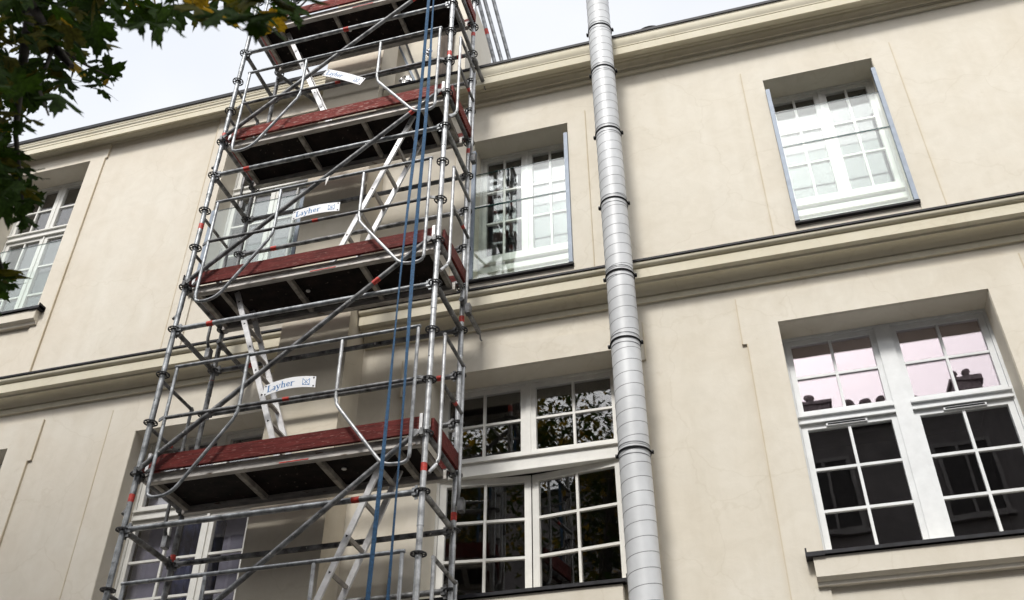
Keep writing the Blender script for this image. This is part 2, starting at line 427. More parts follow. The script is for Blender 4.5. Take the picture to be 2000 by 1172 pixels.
def eave_right():
    P = [(IN, 6.14), (1.215, 6.14), (1.213, 6.183), (1.234, 6.185), (1.234, 6.191), (1.203, 6.193), (1.203, 6.199), (1.224, 6.201), (1.224, 6.206), (1.180, 6.208), (1.178, 6.216)]
    P += arc(1.178, 6.218, 1.155, 6.272, -0.006, 5)[1:]
    P += [(1.150, 6.300), (1.130, 6.304), (1.126, 6.315), (0.992, 6.242), (0.988, 6.345), (1.008, 6.347), (1.008, 6.354), (0.985, 6.356), (0.985, 6.370)]
    P += arc(0.985, 6.372, 0.966, 6.482, 0.010, 6)[1:]
    P += [(0.960, 6.500), (IN, 6.62)]
    part(MB().extrude_x(P[::-1], 1.36, 13.0), 'eave_cornice', M['mould'], bldR)
    G = [(0.948, 6.502), (0.948, 6.540), (1.02, 6.570), (4.2, 8.0), (4.2, 7.9), (1.02, 6.548), (0.958, 6.522), (0.958, 6.502)]
    part(MB().extrude_x(G, 1.36, 13.0), 'roof', M['zinc_dark'], bldR)
eave_right()
def eave_left():
    P = [(IN, 7.003), (1.222, 7.003), (1.220, 7.012), (1.236, 7.014), (1.236, 7.020), (1.20, 7.022), (1.155, 7.028), (1.150, 7.036), (1.068, 6.972), (1.065, 7.056), (1.085, 7.058), (1.085, 7.065), (1.062, 7.067), (1.061, 7.098)]
    P += arc(1.061, 7.100, 1.046, 7.138, 0.006, 5)[1:]
    P += [(1.064, 7.140), (1.064, 7.147), (1.042, 7.149), (1.036, 7.185), (IN, 7.28)]
    part(MB().extrude_x(P[::-1], -13.0, 0.60), 'eave_cornice', M['mould'], bldL)
    G = [(1.022, 7.184), (1.022, 7.24), (1.06, 7.255), (4.6, 8.7), (4.6, 8.6), (1.06, 7.232), (1.034, 7.226), (1.034, 7.184)]
    part(MB().extrude_x(G, -13.0, 0.60), 'roof', M['zinc_dark'], bldL)
eave_left()

# plaster surrounds, a few centimetres proud of the wall, each a frame round its opening
def surround(b, hole, x0, x1, z0, z1, m, ears=None, proud=0.022):
    a, c, d, e = hole
    y0, y1 = WY - proud, WY + 0.05
    ins = 0.004
    mb = MB()
    def bx(xa, xb, za, zb):
        mb.box(xa, xb, y0, y1, za, zb)
    # the frame: head and two legs, never overlapping
    bx(x0, x1, e + 0.003, z1)
    bx(x0, a - 0.003, z0, e + 0.0026)
    bx(c + 0.003, x1, z0, e + 0.0026)
    if ears:
        ez, ew = ears
        bx(x0 - ew, x0 - 0.0004, ez, z1); bx(x1 + 0.0004, x1 + ew, ez, z1)
    w = part(mb, 'window_surround', m, b)
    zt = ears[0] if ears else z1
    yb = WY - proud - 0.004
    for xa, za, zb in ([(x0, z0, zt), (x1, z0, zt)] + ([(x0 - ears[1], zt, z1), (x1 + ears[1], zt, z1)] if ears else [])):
        o = MB().box(xa - 0.005, xa + 0.005, yb, WY + 0.02, za + 0.002, zb - 0.002).build('edge_stain_shade', M['bead']); o.parent = w  # thin strip: edge stain plus shadow-gap shade, put into the colour
surround(bldR, HR['W1'], 5.53, 7.10, 3.24, 5.76, M['plaster'], None, 0.014)
surround(bldR, HR['W2'], 2.235, 3.77, 3.24, 5.70, M['plaster'], None, 0.014)
surround(bldR, HR['LR'], 5.11, 7.48, -1.6, 2.71, M['plaster'], (2.20, 0.04))
surround(bldR, HR['M'], 1.83, 4.15, -1.6, 2.62, M['plaster'], (2.20, 0.04))
surround(bldL, HL['UL'], -4.47, -2.78, 3.16, 7.04, M['plaster_left'], (6.75, 0.03))
surround(bldL, HL['LU'], -1.10, 0.60, 3.16, 7.04, M['plaster_left'], None)
surround(bldL, HL['LL'], -1.50, 0.92, -1.6, 2.60, M['plaster_left'], None, 0.006)
surround(bldL, HL['FL'], -4.80, -2.40, -1.6, 2.62, M['plaster_left'], (2.12, 0.045))

# ---- windows
def mk_pane(parent, x0, x1, z0, z1, y, gm, hinge=None):
    tilt = (rnd.uniform(-0.0035, 0.0035), 0, rnd.uniform(-0.0035, 0.0035))
    mb = MB().box(-(x1 - x0) / 2 - 0.006, (x1 - x0) / 2 + 0.006, -0.004, 0.004, -(z1 - z0) / 2 - 0.006, (z1 - z0) / 2 + 0.006)
    o = mb.build('pane', gm)
    c = Vector(((x0 + x1) / 2, y, (z0 + z1) / 2))
    mw = Matrix.Translation(c) @ Euler(tilt).to_matrix().to_4x4()
    if hinge: mw = hinge @ mw
    o.parent = parent; o.matrix_parent_inverse = Matrix.Identity(4); o.matrix_basis = parent_inv(parent) @ mw
    return o

def parent_inv(p):
    t = Vector((0, 0, 0))
    q = p
    m = Matrix.Identity(4)
    while q is not None:                      # all parents here are unrotated and in world coordinates via the parent inverse
        m = q.matrix_parent_inverse @ q.matrix_basis @ m if q.parent is None else m
        q = q.parent
    return Matrix.Identity(4)

def sash(win, x0, x1, z0, z1, cols, rows, wood, gm, st=0.05, rail_b=None, hinge=None, bar=0.024, y=FY + 0.012):
    rb = rail_b or st
    H = Matrix.Identity(4)
    if hinge:
        hx, ang = hinge
        H = Matrix.Translation((hx, y + 0.02, 0)) @ Matrix.Rotation(ang, 4, 'Z') @ Matrix.Translation((-hx, -y - 0.02, 0))
    def add(mb, name, m):
        o = mb.build(name, m); o.parent = win; o.matrix_basis = H; return o
    mb = MB()
    mb.box(x0, x0 + st, y, y + 0.05, z0, z1); mb.box(x1 - st, x1, y, y + 0.05, z0, z1)
    mb.box(x0 + st, x1 - st, y + 0.001, y + 0.049, z0, z0 + rb); mb.box(x0 + st, x1 - st, y + 0.001, y + 0.049, z1 - st, z1)
    # glazing bead step just inside
    add(mb, 'sash', wood)
    px0, px1, pz0, pz1 = x0 + st, x1 - st, z0 + rb, z1 - st
    cx = [px0 + (px1 - px0) * i / cols for i in range(cols + 1)]
    cz = [pz0 + (pz1 - pz0) * i / rows for i in range(rows + 1)]
    for i in range(1, cols):
        add(MB().box(cx[i] - bar / 2, cx[i] + bar / 2, y + 0.008, y + 0.042, pz0, pz1), 'glazing_bar', wood)
    for k in range(1, rows):
        for i in range(cols):
            a = cx[i] + (bar / 2 if i else 0); b = cx[i + 1] - (bar / 2 if i < cols - 1 else 0)
            add(MB().box(a, b, y + 0.009, y + 0.041, cz[k] - bar / 2, cz[k] + bar / 2), 'glazing_bar', wood)
    for i in range(cols):
        for k in range(rows):
            a = cx[i] + (bar / 2 if i else 0); b = cx[i + 1] - (bar / 2 if i < cols - 1 else 0)
            c = cz[k] + (bar / 2 if k else 0); d = cz[k + 1] - (bar / 2 if k < rows - 1 else 0)
            mk_pane(win, a, b, c, d, y + 0.028, gm, H if hinge else None)

def window(b, hole, wood, gm, gm_up=None, transom=None, rows=3, rows_up=2, mull=0.10, mull_up=None, foot=0.0, open_deg=None, vents=False, st=0.05):
    x0, x1, z0, z1 = hole
    xc = (x0 + x1) / 2
    fr = 0.026
    mb = MB()
    y0, y1 = FY, FY + 0.075
    mb.box(x0 - 0.01, x0 + fr, y0, y1, z0, z1); mb.box(x1 - fr, x1 + 0.01, y0, y1, z0, z1)
    mb.box(x0 + fr, x1 - fr, y0 + 0.001, y1 - 0.001, z1 - fr, z1 + 0.01)
    zb = z0 + foot
    mb.box(x0 + fr, x1 - fr, y0 + 0.001, y1 - 0.001, z0 - 0.01, zb + fr)
    if foot:      # moulded sill board and base rail of the tall windows
        mb.box(x0 + fr, x1 - fr, y0 - 0.05, y0, zb - 0.06, zb + 0.01)
        mb.box(x0 + fr, x1 - fr, y0 - 0.025, y0, zb - 0.17, zb - 0.10)
    top = z1 - fr
    if transom:
        ta, tb = transom
        mb.box(x0 + fr, x1 - fr, y0 - 0.004, y1, ta, tb)
        spans = [(x0 + fr - 0.01, xc - mull / 2 - 0.004), (xc + mull / 2 + 0.004, x1 - fr + 0.01)] if mull > 0.1 else [(x0 + fr - 0.01, x1 - fr + 0.01)]
        for xa, xb in spans:
            mb.box(xa, xb, y0 - 0.030, y0 - 0.0045, tb - 0.016, tb + 0.004)
            mb.box(xa, xb, y0 - 0.018, y0 - 0.0045, ta - 0.002, ta + 0.012)
        if mull > 0.1: mb.box(xc - mull / 2 - 0.003, xc + mull / 2 + 0.003, y0 - 0.009, y0 - 0.0045, z0 + fr, z1 - fr)
        mu = mull_up if mull_up is not None else mull
        if mu: mb.box(xc - mu / 2, xc + mu / 2, y0 + 0.002, y1 - 0.002, tb, top)
        top_low = ta
    else:
        top_low = top
    if mull: mb.box(xc - mull / 2, xc + mull / 2, y0 - 0.004, y1 - 0.002, zb + fr, top_low)
    w = part(mb, 'window', wood, b)
    w.matrix_parent_inverse = Matrix.Translation(b.location).inverted()
    m2 = max(mull, 0.004) / 2
    hl = (x0 + fr, R(open_deg[0])) if open_deg else None
    hr = (x1 - fr, -R(open_deg[1])) if open_deg else None
    sash(w, x0 + fr + 0.002, xc - m2, zb + fr + 0.002, top_low - 0.003, 2, rows, wood, gm, st=st, rail_b=0.06, hinge=hl)
    sash(w, xc + m2, x1 - fr - 0.002, zb + fr + 0.002, top_low - 0.003, 2, rows, wood, gm, st=st, rail_b=0.06, hinge=hr)
    if transom:
        mu2 = max(mu, 0.004) / 2
        sash(w, x0 + fr + 0.002, xc - mu2, tb + 0.005, top - 0.002, 2, rows_up, wood, gm_up or gm)
        sash(w, xc + mu2, x1 - fr - 0.002, tb + 0.005, top - 0.002, 2, rows_up, wood, gm_up or gm)
    if vents:
        for s in (-1, 1):
            cx = xc + s * (x1 - x0) * 0.27
            o = MB().box(cx - 0.17, cx + 0.17, y0 - 0.004, y0 + 0.011, top_low - 0.040, top_low - 0.014).build('trickle_vent', wood); o.parent = w
            o2 = MB().box(cx - 0.155, cx + 0.155, y0 - 0.007, y0 - 0.0045, top_low - 0.033, top_low - 0.021).build('vent_slot', M['black']); o2.parent = w
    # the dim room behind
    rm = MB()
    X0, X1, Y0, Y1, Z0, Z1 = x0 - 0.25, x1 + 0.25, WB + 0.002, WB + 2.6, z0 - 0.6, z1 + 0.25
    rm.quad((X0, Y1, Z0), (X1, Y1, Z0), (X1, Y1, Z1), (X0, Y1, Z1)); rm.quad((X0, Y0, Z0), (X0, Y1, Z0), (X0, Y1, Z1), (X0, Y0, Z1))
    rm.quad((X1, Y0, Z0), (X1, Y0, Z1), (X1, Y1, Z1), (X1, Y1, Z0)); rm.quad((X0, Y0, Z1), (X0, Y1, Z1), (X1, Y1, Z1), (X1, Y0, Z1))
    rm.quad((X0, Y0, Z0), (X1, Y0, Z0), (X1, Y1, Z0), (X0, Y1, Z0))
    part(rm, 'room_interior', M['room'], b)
    return w

def sill(b, hole, dz0, ext, m, ledge=0.20):
    x0, x1, z0, z1 = hole
    zt = z0 - 0.012
    S = [(WY - 0.125, zt - 0.048), (WY - 0.125, zt - 0.020), (FY - 0.001, zt + 0.012), (FY - 0.001, zt - 0.006), (WY - 0.115, zt - 0.035), (WY - 0.115, zt - 0.048)]
    mb = MB().extrude_x(S, x0 + 0.0005, x1 - 0.0005)
    S2 = [(WY - 0.125, zt - 0.055), (WY - 0.125, zt - 0.020), (WY - 0.023, zt - 0.009), (WY - 0.023, zt - 0.055)]
    mb.extrude_x(S2, x0 - ext, x0); mb.extrude_x(S2, x1, x1 + ext)
    for xx in (x0 - ext, x1 + ext - 0.012):
        mb.box(xx, xx + 0.012, WY - 0.128, WY - 0.022, zt - 0.057, zt + 0.012)
    part(mb, 'metal_sill', M['zinc_dark'], b)
    zb = zt - 0.056
    L = [(IN, zb), (WY - 0.10, zb), (WY - 0.10, zb - ledge + 0.045), (WY - 0.075, zb - ledge + 0.025), (WY - 0.06, zb - ledge + 0.02), (WY - 0.05, zb - ledge - 0.01), (IN, zb - ledge - 0.012)]
    part(MB().extrude_x(L, x0 - ext + 0.05, x1 + ext - 0.05), 'sill_ledge', m, b)

window(bldR, HR['LR'], M['grey_paint'], M['glass'], M['glass_pink'], transom=(1.475, 1.552), mull=0.13, mull_up=0.13, vents=True)
sill(bldR, HR['LR'], 0, 0.14, M['plaster'])
window(bldR, HR['M'], M['white_paint'], M['glass'], None, transom=(1.395, 1.545), mull=0.0, mull_up=0.05, open_deg=(6.5, 6.5), st=0.062)
sill(bldR, HR['M'], 0, 0.02, M['plaster'])
window(bldR, HR['E2'], M['grey_paint'], M['glass'], None, transom=(1.475, 1.552), mull=0.13)
sill(bldR, HR['E2'], 0, 0.14, M['plaster'])
for k in ('W1', 'W2', 'E'):
    window(bldR, HR[k], M['white_paint'], M['glass'], None, None, 3, mull=0.03, foot=0.47)
window(bldL, HL['UL'], M['white_paint'], M['glass'], None, transom=(5.80, 5.90), mull=0.02, mull_up=0.02)
sill(bldL, HL['UL'], 0, 0.14, M['plaster_left'], 0.17)
window(bldL, HL['LU'], M['white_paint'], M['glass'], None, transom=(5.80, 5.90), mull=0.02, mull_up=0.02)
sill(bldL, HL['LU'], 0, 0.10, M['plaster_left'], 0.17)
window(bldL, HL['LL'], M['white_paint'], M['glass'], None, transom=(1.40, 1.50), mull=0.03, mull_up=0.05)
sill(bldL, HL['LL'], 0, 0.10, M['plaster_left'])
window(bldL, HL['FL'], M['white_paint'], M['glass'], None, transom=(1.40, 1.50), mull=0.03, mull_up=0.05)
sill(bldL, HL['FL'], 0, 0.10, M['plaster_left'])

# ---- glass balustrades in front of the tall windows
def balustrade(b, x0, x1, z0, zmid, ztop, zpost, posts=True, y=WY - 0.026):
    base = part(MB().box(x0 - 0.02, x1 + 0.02, y - 0.016, WY + 0.02, z0 - 0.022, z0), 'glass_balustrade', M['zinc_dark'], b)
    def sub(mb, name, m):
        o = mb.build(name, m); o.parent = base; return o
    tiers = [(z0 + 0.004, zmid), (zmid + 0.006, ztop)] if zmid else [(z0 + 0.004, ztop)]
    for i, (a, c) in enumerate(tiers):
        sub(MB().box(x0 + 0.012, x1 - 0.012, y - 0.006, y + 0.006, a, c - 0.003), 'glass_panel', M['glass_bal'])
        h = 0.014 if (zmid and i == 0) else 0.003
        sub(MB().box(x0 + 0.004, x1 - 0.004, y - 0.0065, y + 0.0065, c - 0.0028, c - 0.0028 + h), 'glass_edge', M['glass_edge'])
    if posts:
        for xx in (x0 - 0.012, x1 - 0.030):
            sub(MB().box(xx, xx + 0.042, y - 0.022, y + 0.022, z0 + 0.0005, zpost), 'post', M['alu'])
balustrade(bldR, 5.762, 6.868, 3.50, 4.51, 5.03, 5.39)
balustrade(bldR, 2.462, 3.548, 3.49, 4.49, 5.00, 5.37)
balustrade(bldL, -0.85, 0.36, 4.25, None, 5.28, 5.28)
balustrade(bldL, -4.23, -3.02, 4.25, None, 5.42, 5.4, posts=False, y=WY + 0.06)

# ---- plastered shaft and the dormer standing on the roof beside it
part(MB().box(0.595, 1.345, 0.86, WY + 0.02, GROUND, 9.2), 'shaft', M['shaft'], bldR)
part(MB().box(0.40, 2.20, 1.50, 2.6, 6.75, 9.0), 'dormer', M['plaster'], bldR)
# small cowl on the roof edge
cw = MB()
cw.tube([(4.62 + 0.10 * math.cos(a), 0.98, 6.535 + 0.055 * math.sin(a)) for a in [math.pi * i / 8 for i in range(9)]], 0.012, 8)
part(cw, 'roof_hook', M['zinc_dark'], bldR)

# ------------------------------------------------------------------ spiral duct
duct = tag(empty('spiral_duct', (4.085, 0.78, GROUND)), 'tall round grey spiral seamed duct with black clamps running up past the roof', 'duct')
DX, DY, DR = 4.085, 0.76, 0.128
cl_z = [-0.9, 0.99, 2.07, 2.82, 3.72, 4.71, 5.68, 6.40]
ends = [GROUND + 0.4] + [c + 0.035 for c in cl_z] + [10.4]
for i in range(len(ends) - 1):
    a, b = ends[i], ends[i + 1]
    nseg = 28
    jx, jy = rnd.uniform(-0.002, 0.002), rnd.uniform(-0.002, 0.002)
    sec = MB().tube([(DX + jx, DY + jy, a), (DX + jx, DY + jy, b - 0.004)], DR, 40)
    so = part(sec, 'duct_section', M['duct'], duct)
    n = int((b - a) / 0.128 * 36)
    hel = MB().tube([(DX + jx + (DR - 0.0005) * math.cos(2 * math.pi * k / 36 + i), DY + jy + (DR - 0.0005) * math.sin(2 * math.pi * k / 36 + i), a + 0.02 + (b - a - 0.05) * k / n) for k in range(n + 1)], 0.0026, 5)
    ho = hel.build('spiral_seam', M['duct_seam']); ho.parent = so
    for zz in (a + 0.012, b - 0.09):
        jr = MB().tube([(DX + jx, DY + jy, zz), (DX + jx, DY + jy, zz + 0.006)], DR + 0.003, 40)
        jo = jr.build('joint_bead', M['duct_seam']); jo.parent = so
for z in cl_z:
    cm = MB()
    n = 44
    for k in range(n):
        a0, a1 = 2 * math.pi * k / n, 2 * math.pi * (k + 1) / n
        r0, r1 = DR + 0.001, DR + 0.009
        q = [(DX + r * math.cos(a), DY + r * math.sin(a), zz) for a in (a0, a1) for r in (r0, r1) for zz in (z - 0.0075, z + 0.0075)]
        b = len(cm.v); cm.v += q
        cm.face([b + 2, b + 6, b + 7, b + 3]); cm.face([b + 1, b + 3, b + 7, b + 5]); cm.face([b, b + 4, b + 6, b + 2])
    for s in (-1, 1):
        cm.box(DX + s * (DR + 0.016) - 0.012, DX + s * (DR + 0.016) + 0.012, DY - 0.012, DY + 0.014, z - 0.012, z + 0.012)
    c = part(cm, 'pipe_clamp', M['black'], duct)
    bk = MB().bar((DX, DY + DR + 0.01, z), (DX, WY - 0.001, z), 0.02, 0.02)
    bo = bk.build('wall_bracket', M['galv_dull']); bo.parent = c
    for s in (-1, 1):
        bt = MB().tube([(DX + s * (DR + 0.018), DY - 0.030, z), (DX + s * (DR + 0.018), DY + 0.028, z)], 0.006, 8)
        bo = bt.build('clamp_bolt', M['galv_dull']); bo.parent = c

# ------------------------------------------------------------------ scaffold
SW, SD, TR = 2.57, 0.73, 0.02415
scf = tag(empty('scaffold_tower', (SW / 2, SD / 2, GROUND)), 'tall galvanised tube scaffold tower with red toe boards standing against the facade', 'scaffold')
def sp(mb, name, m): return part(mb, name, m, scf)

def ring_mesh():
    mb = MB(); n = 24; h = 0.0045
    for r0, r1 in ((TR - 0.001, 0.034), (0.051, 0.062)):
        for k in range(n):
            a0, a1 = 2 * math.pi * k / n, 2 * math.pi * (k + 1) / n
            b = len(mb.v)
            mb.v += [(r * math.cos(a), r * math.sin(a), z) for a in (a0, a1) for r in (r0, r1) for z in (-h, h)]
            mb.face([b + 2, b + 6, b + 7, b + 3]); mb.face([b + 1, b + 3, b + 7, b + 5]); mb.face([b, b + 4, b + 6, b + 2]); mb.face([b, b + 1, b + 5, b + 4])
    for k in range(8):
        a = math.pi / 4 * k + math.pi / 8
        mb.bar((0.033 * math.cos(a), 0.033 * math.sin(a), 0), (0.052 * math.cos(a), 0.052 * math.sin(a), 0), 0.008, 2 * h - 0.0006)
    return mb.mesh('rosette', M['cast'])
ROS = ring_mesh()

def band(parent, p, q, r, t, ln=0.06, m='red_band'):
    p, q = Vector(p), Vector(q); d = (q - p).normalized(); c = p.lerp(q, t)
    o = MB().tube([c - d * ln / 2, c + d * ln / 2], r + 0.0012, 14, cap=False).build('marking_band', M[m]); o.parent = parent

std_m = {(0, 0): 'galv', (1, 0): 'galv_light', (1, 1): 'galv_light', (0, 1): 'galv_dull'}
band_z = {(0, 0): [0.78, 3.78, 5.10], (1, 0): [0.70, 5.62], (1, 1): [0.62, 2.62, 4.86, 6.85], (0, 1): [0.55, 2.35]}
for ix in (0, 1):
    for iy in (0, 1):
        x, y = ix * SW, iy * SD
        mb = MB()
        mb.tube([(x, y, GROUND + 0.03), (x, y, 9.05)], TR, 16)
        mb.box(x - 0.075, x + 0.075, y - 0.075, y + 0.075, GROUND, GROUND + 0.02)
        for z in (-1.78, 0.22, 2.22, 4.22, 6.22, 8.22):      # spigot joints between tubes
            mb.tube([(x, y, z), (x, y, z + 0.16)], TR + 0.0022, 16)
            mb.tube([(x, y, z - 0.004), (x, y, z + 0.002)], TR + 0.0034, 16)
        s = sp(mb, 'standard', M[std_m[(ix, iy)]])
        for k in range(-8, 18):
            o = put('rosette', ROS, s, (x, y, 0.5 * k), (0, 0, rnd.choice((0, 0.0, 0.06, -0.05))))
        for z in band_z[(ix, iy)]:
            band(s, (x, y, z - 1), (x, y, z + 1), TR, 0.5, 0.07)
        # drilled bolt holes read as dark dots
        for z in (0.28, 1.72, 2.28, 4.28, 6.28):
            o = MB().tube([(x - 0.004, y - TR - 0.001, z), (x - 0.004, y - TR + 0.004, z)], 0.006, 8).build('bolt_hole', M['black']); o.parent = s

def head(mb, p, d):
    """wedge head of a ledger where it grips the rosette; d points away from the standard"""
    p, d = Vector(p), Vector(d)
    a = p + d * 0.030
    mb.bar(a, a + d * 0.05, 0.036, 0.062)
    mb.bar(p + d * 0.052 + Vector((0, 0, 0.055)), p + d * 0.046 + Vector((0, 0, -0.06)), 0.008, 0.026, up=d)

def ledger(p, q, m='galv_dull', bands=(), r=TR, name='ledger'):
    p, q = Vector(p), Vector(q); d = (q - p).normalized()
    mb = MB().tube([p + d * 0.06, q - d * 0.06], r, 14)
    head(mb, p, d); head(mb, q, -d)
    o = sp(mb, name, M[m])
    for t in bands: band(o, p, q, r, t, 0.065)
    return o
for k, bf, br in ((-7, (), ()), (-3, (), ()), (1, (0.79,), ()), (5, (0.145,), (0.16,)), (9, (0.15,), ()), (13, (0.50,), (0.94,)), (17, (), ())):
    ledger((0, 0, 0.5 * k), (SW, 0, 0.5 * k), 'galv', bf)
    ledger((0, SD, 0.5 * k), (SW, SD, 0.5 * k), 'galv_dull', br)
    for x in (0, SW):
        ledger((x, 0, 0.5 * k), (x, SD, 0.5 * k), 'galv_dull', name='transom')
for k, br in ((0, ()), (3, ()), (4, (0.93,)), (7, ()), (8, (0.16,)), (11, ()), (12, (0.2,))):
    ledger((0, SD, 0.5 * k), (SW, SD, 0.5 * k), 'galv_dull', br)
DECKS = [-1.0, 1.0, 3.0, 5.0, 7.0]
for z in DECKS:
    for x in (0, SW):
        ledger((x, 0, z), (x, SD, z), 'galv_dull', name='transom')
for z, t in ((-1.0, 0.6), (1.0, 0.50), (3.0, 0.86), (5.0, 0.82)):
    p, q = Vector((0.045, -0.062, z + 0.01)), Vector((SW - 0.045, -0.062, z + 2 - 0.01))
    d = (q - p).normalized()
    mb = MB().tube([p + d * 0.05, q - d * 0.05], 0.0225, 14)
    for e, s in ((p, 1), (q, -1)):
        mb.bar(e + d * s * 0.14, e - d * s * 0.005, 0.012, 0.04, up=(1, 0, 0))
        mb.bar(Vector((e.x - s * 0.03, -0.066, e.z)), Vector((e.x - s * 0.03, -0.02, e.z)), 0.03, 0.06)
    b = sp(mb, 'diagonal_brace', M['galv_dull'])
    if z in (1.0, 3.0, 5.0): band(b, p, q, 0.0225, {1.0: 0.80, 3.0: 0.88, 5.0: 0.84}[z], 0.075)

for di, z in enumerate(DECKS):
    y0, y1, x0, x1 = 0.045, 0.685, 0.05, SW - 0.05
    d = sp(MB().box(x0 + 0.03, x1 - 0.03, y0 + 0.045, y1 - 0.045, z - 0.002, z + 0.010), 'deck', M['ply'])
    def sub(mb, name, m):
        o = mb.build(name, m); o.parent = d; return o
    for ya, yb, s in ((y0, y0 + 0.045, -1), (y1 - 0.045, y1, 1)):
        bm = MB().box(x0, x1, ya, yb, z - 0.070, z + 0.012)
        yo = ya if s < 0 else yb
        bm.box(x0, x1, min(yo, yo + s * 0.010), max(yo, yo + s * 0.010), z - 0.004, z + 0.0115)
        bm.box(x0, x1, min(yo, yo + s * 0.012), max(yo, yo + s * 0.012), z - 0.0705, z - 0.052)
        sub(bm, 'side_beam', M['beam'])
        for xx in (x0 + 0.1, x1 - 0.1):
            e = -1 if xx < 1 else 1
            sub(MB().bar((xx, (ya + yb) / 2, z - 0.005), (xx + e * 0.16, (ya + yb) / 2, z + 0.030), 0.03, 0.03), 'hook', M['galv_dull'])
    for xx in ((0.10, 0.87, 1.60, 2.27, 2.47) if z in (1.0, 5.0) else (0.10, 0.33, 1.04, 1.78, 2.47)):
        sub(MB().box(xx - 0.022, xx + 0.022, y0 + 0.0455, y1 - 0.0455, z - 0.050, z - 0.003), 'cross_rib', M['rib'])
    hx = 1.72 if z in (1.0, 5.0) else 1.12
    sub(MB().tube([(hx, 0.36, z - 0.012), (hx, 0.36, z - 0.0025)], 0.021, 14), 'hatch_bolt', M['ladder'])
    tm = M['toe_worn'] if z >= 5 else M['toe']
    t = sp(MB().box(0.075, SW - 0.035, -0.005, 0.022, z + 0.015, z + 0.160), 'toe_board', tm)
    sub_ = MB().box(SW - 0.06, SW - 0.034, -0.0075, 0.0245, z + 0.02, z + 0.185); o = sub_.build('end_fitting', M['ladder']); o.parent = t
    o = MB().box(0.066, 0.094, -0.0075, 0.0245, z + 0.02, z + 0.185).build('end_fitting', M['ladder']); o.parent = t
    sp(MB().box(0.075, SW - 0.035, SD - 0.022, SD + 0.005, z + 0.015, z + 0.160), 'toe_board', tm)
    for xx in (-0.013, SW - 0.014):
        sp(MB().box(xx + (0.03 if xx > 1 else 0.0), xx + 0.027 + (0.03 if xx > 1 else 0.0), 0.05, SD - 0.05, z + 0.017, z + 0.162), 'toe_board', tm)
    # paint label and scuffs on the beam
    if z in (1.0, 3.0, 7.0):
        sub(MB().box(1.30, 1.56, y0 - 0.0145, y0 - 0.0121, z - 0.066, z - 0.056), 'beam_sticker', M['red_band'])

def bend(pts, r=0.05, n=5):
    """round the corners of a path"""
    pts = [Vector(p) for p in pts]; out = [pts[0]]
    for i in range(1, len(pts) - 1):
        a, b, c = pts[i - 1], pts[i], pts[i + 1]
        u = (a - b); v = (c - b); k = min(r, u.length * 0.45, v.length * 0.45)
        p0, p1 = b + u.normalized() * k, b + v.normalized() * k
        for j in range(n + 1):
            t = j / n; out.append(p0 * (1 - t) ** 2 + b * 2 * t * (1 - t) + p1 * t * t)
    out.append(pts[-1]); return out

GY, GR = -0.078, 0.0165
for z in DECKS:
    xl, xr = 0.195, 2.475
    top = sp(MB().tube([(xl - 0.02, GY, z + 1.0), (xr + 0.02, GY, z + 1.0)], GR, 12), 'guard_rail', M['galv'])
    def sub(mb, name, m='galv'):
        o = mb.build(name, M[m]); o.parent = top; return o
    sub(MB().tube([(xl, GY, z + 0.475), (xr, GY, z + 0.475)], GR, 12), 'middle_rail', 'galv_dull')
    sub(MB().tube(bend([(xl, GY, z + 0.985), (xl, GY, z - 0.285), (0.42, GY, z - 0.275), (0.90, GY, z + 0.40), (0.895, GY, z + 0.985)], 0.10), 0.0155, 10), 'bent_post', 'galv')
    sub(MB().tube(bend([(xr, GY, z + 0.985), (xr, GY, z - 0.285), (2.26, GY, z - 0.275), (1.79, GY, z + 0.36), (1.785, GY, z + 0.985)], 0.08), 0.0155, 10), 'bent_post', 'galv_light')
    for xx in (xl, xr):
        e = -1 if xx < 1 else 1
        for zz in (z + 0.5, z - 0.0):
            sub(MB().bar((xx, GY + 0.01, zz), (xx + e * 0.10, -0.02, zz), 0.012, 0.03), 'hook_bracket', 'galv_dull')
    band(top, (xl, GY, z + 0.475), (xr, GY, z + 0.475), GR, 0.50, 0.06)
    # guard frames across the two ends
    for X, m in ((-0.075, 'galv_dull'), (SW + 0.075, 'galv_light')):
        if z > 6.9: continue
        f = sp(MB().tube(bend([(X, 0.115, z + 1.02), (X, 0.115, z - 0.20), (X - (0.0 if X < 0 else 0.05), 0.04, z - 0.33)], 0.06), 0.0155, 10), 'end_guard', M[m])
        def sub2(mb, name, mm):
            o = mb.build(name, M[mm]); o.parent = f; return o
        sub2(MB().tube([(X, 0.10, z + 1.01), (X, 0.64, z + 1.01)], GR, 10), 'top_rail', 'galv_dull')
        sub2(MB().tube([(X, 0.115, z + 0.52), (X, 0.625, z + 0.52)], GR, 10), 'middle_rail', 'galv_dull')
        sub2(MB().tube(bend([(X, 0.62, z + 1.03), (X, 0.62, z - 0.18), (X - (0.0 if X < 0 else 0.04), 0.70, z - 0.30)], 0.05), 0.0155, 10), 'rear_post', m)
        band(f, (X, 0.115, z + 0.52), (X, 0.625, z + 0.52), GR, 0.62, 0.05)
        sub2(MB().box(X - 0.024, X + 0.024, 0.655, 0.72, z - 0.36, z - 0.25), 'hook_shoe', 'galv_dull')

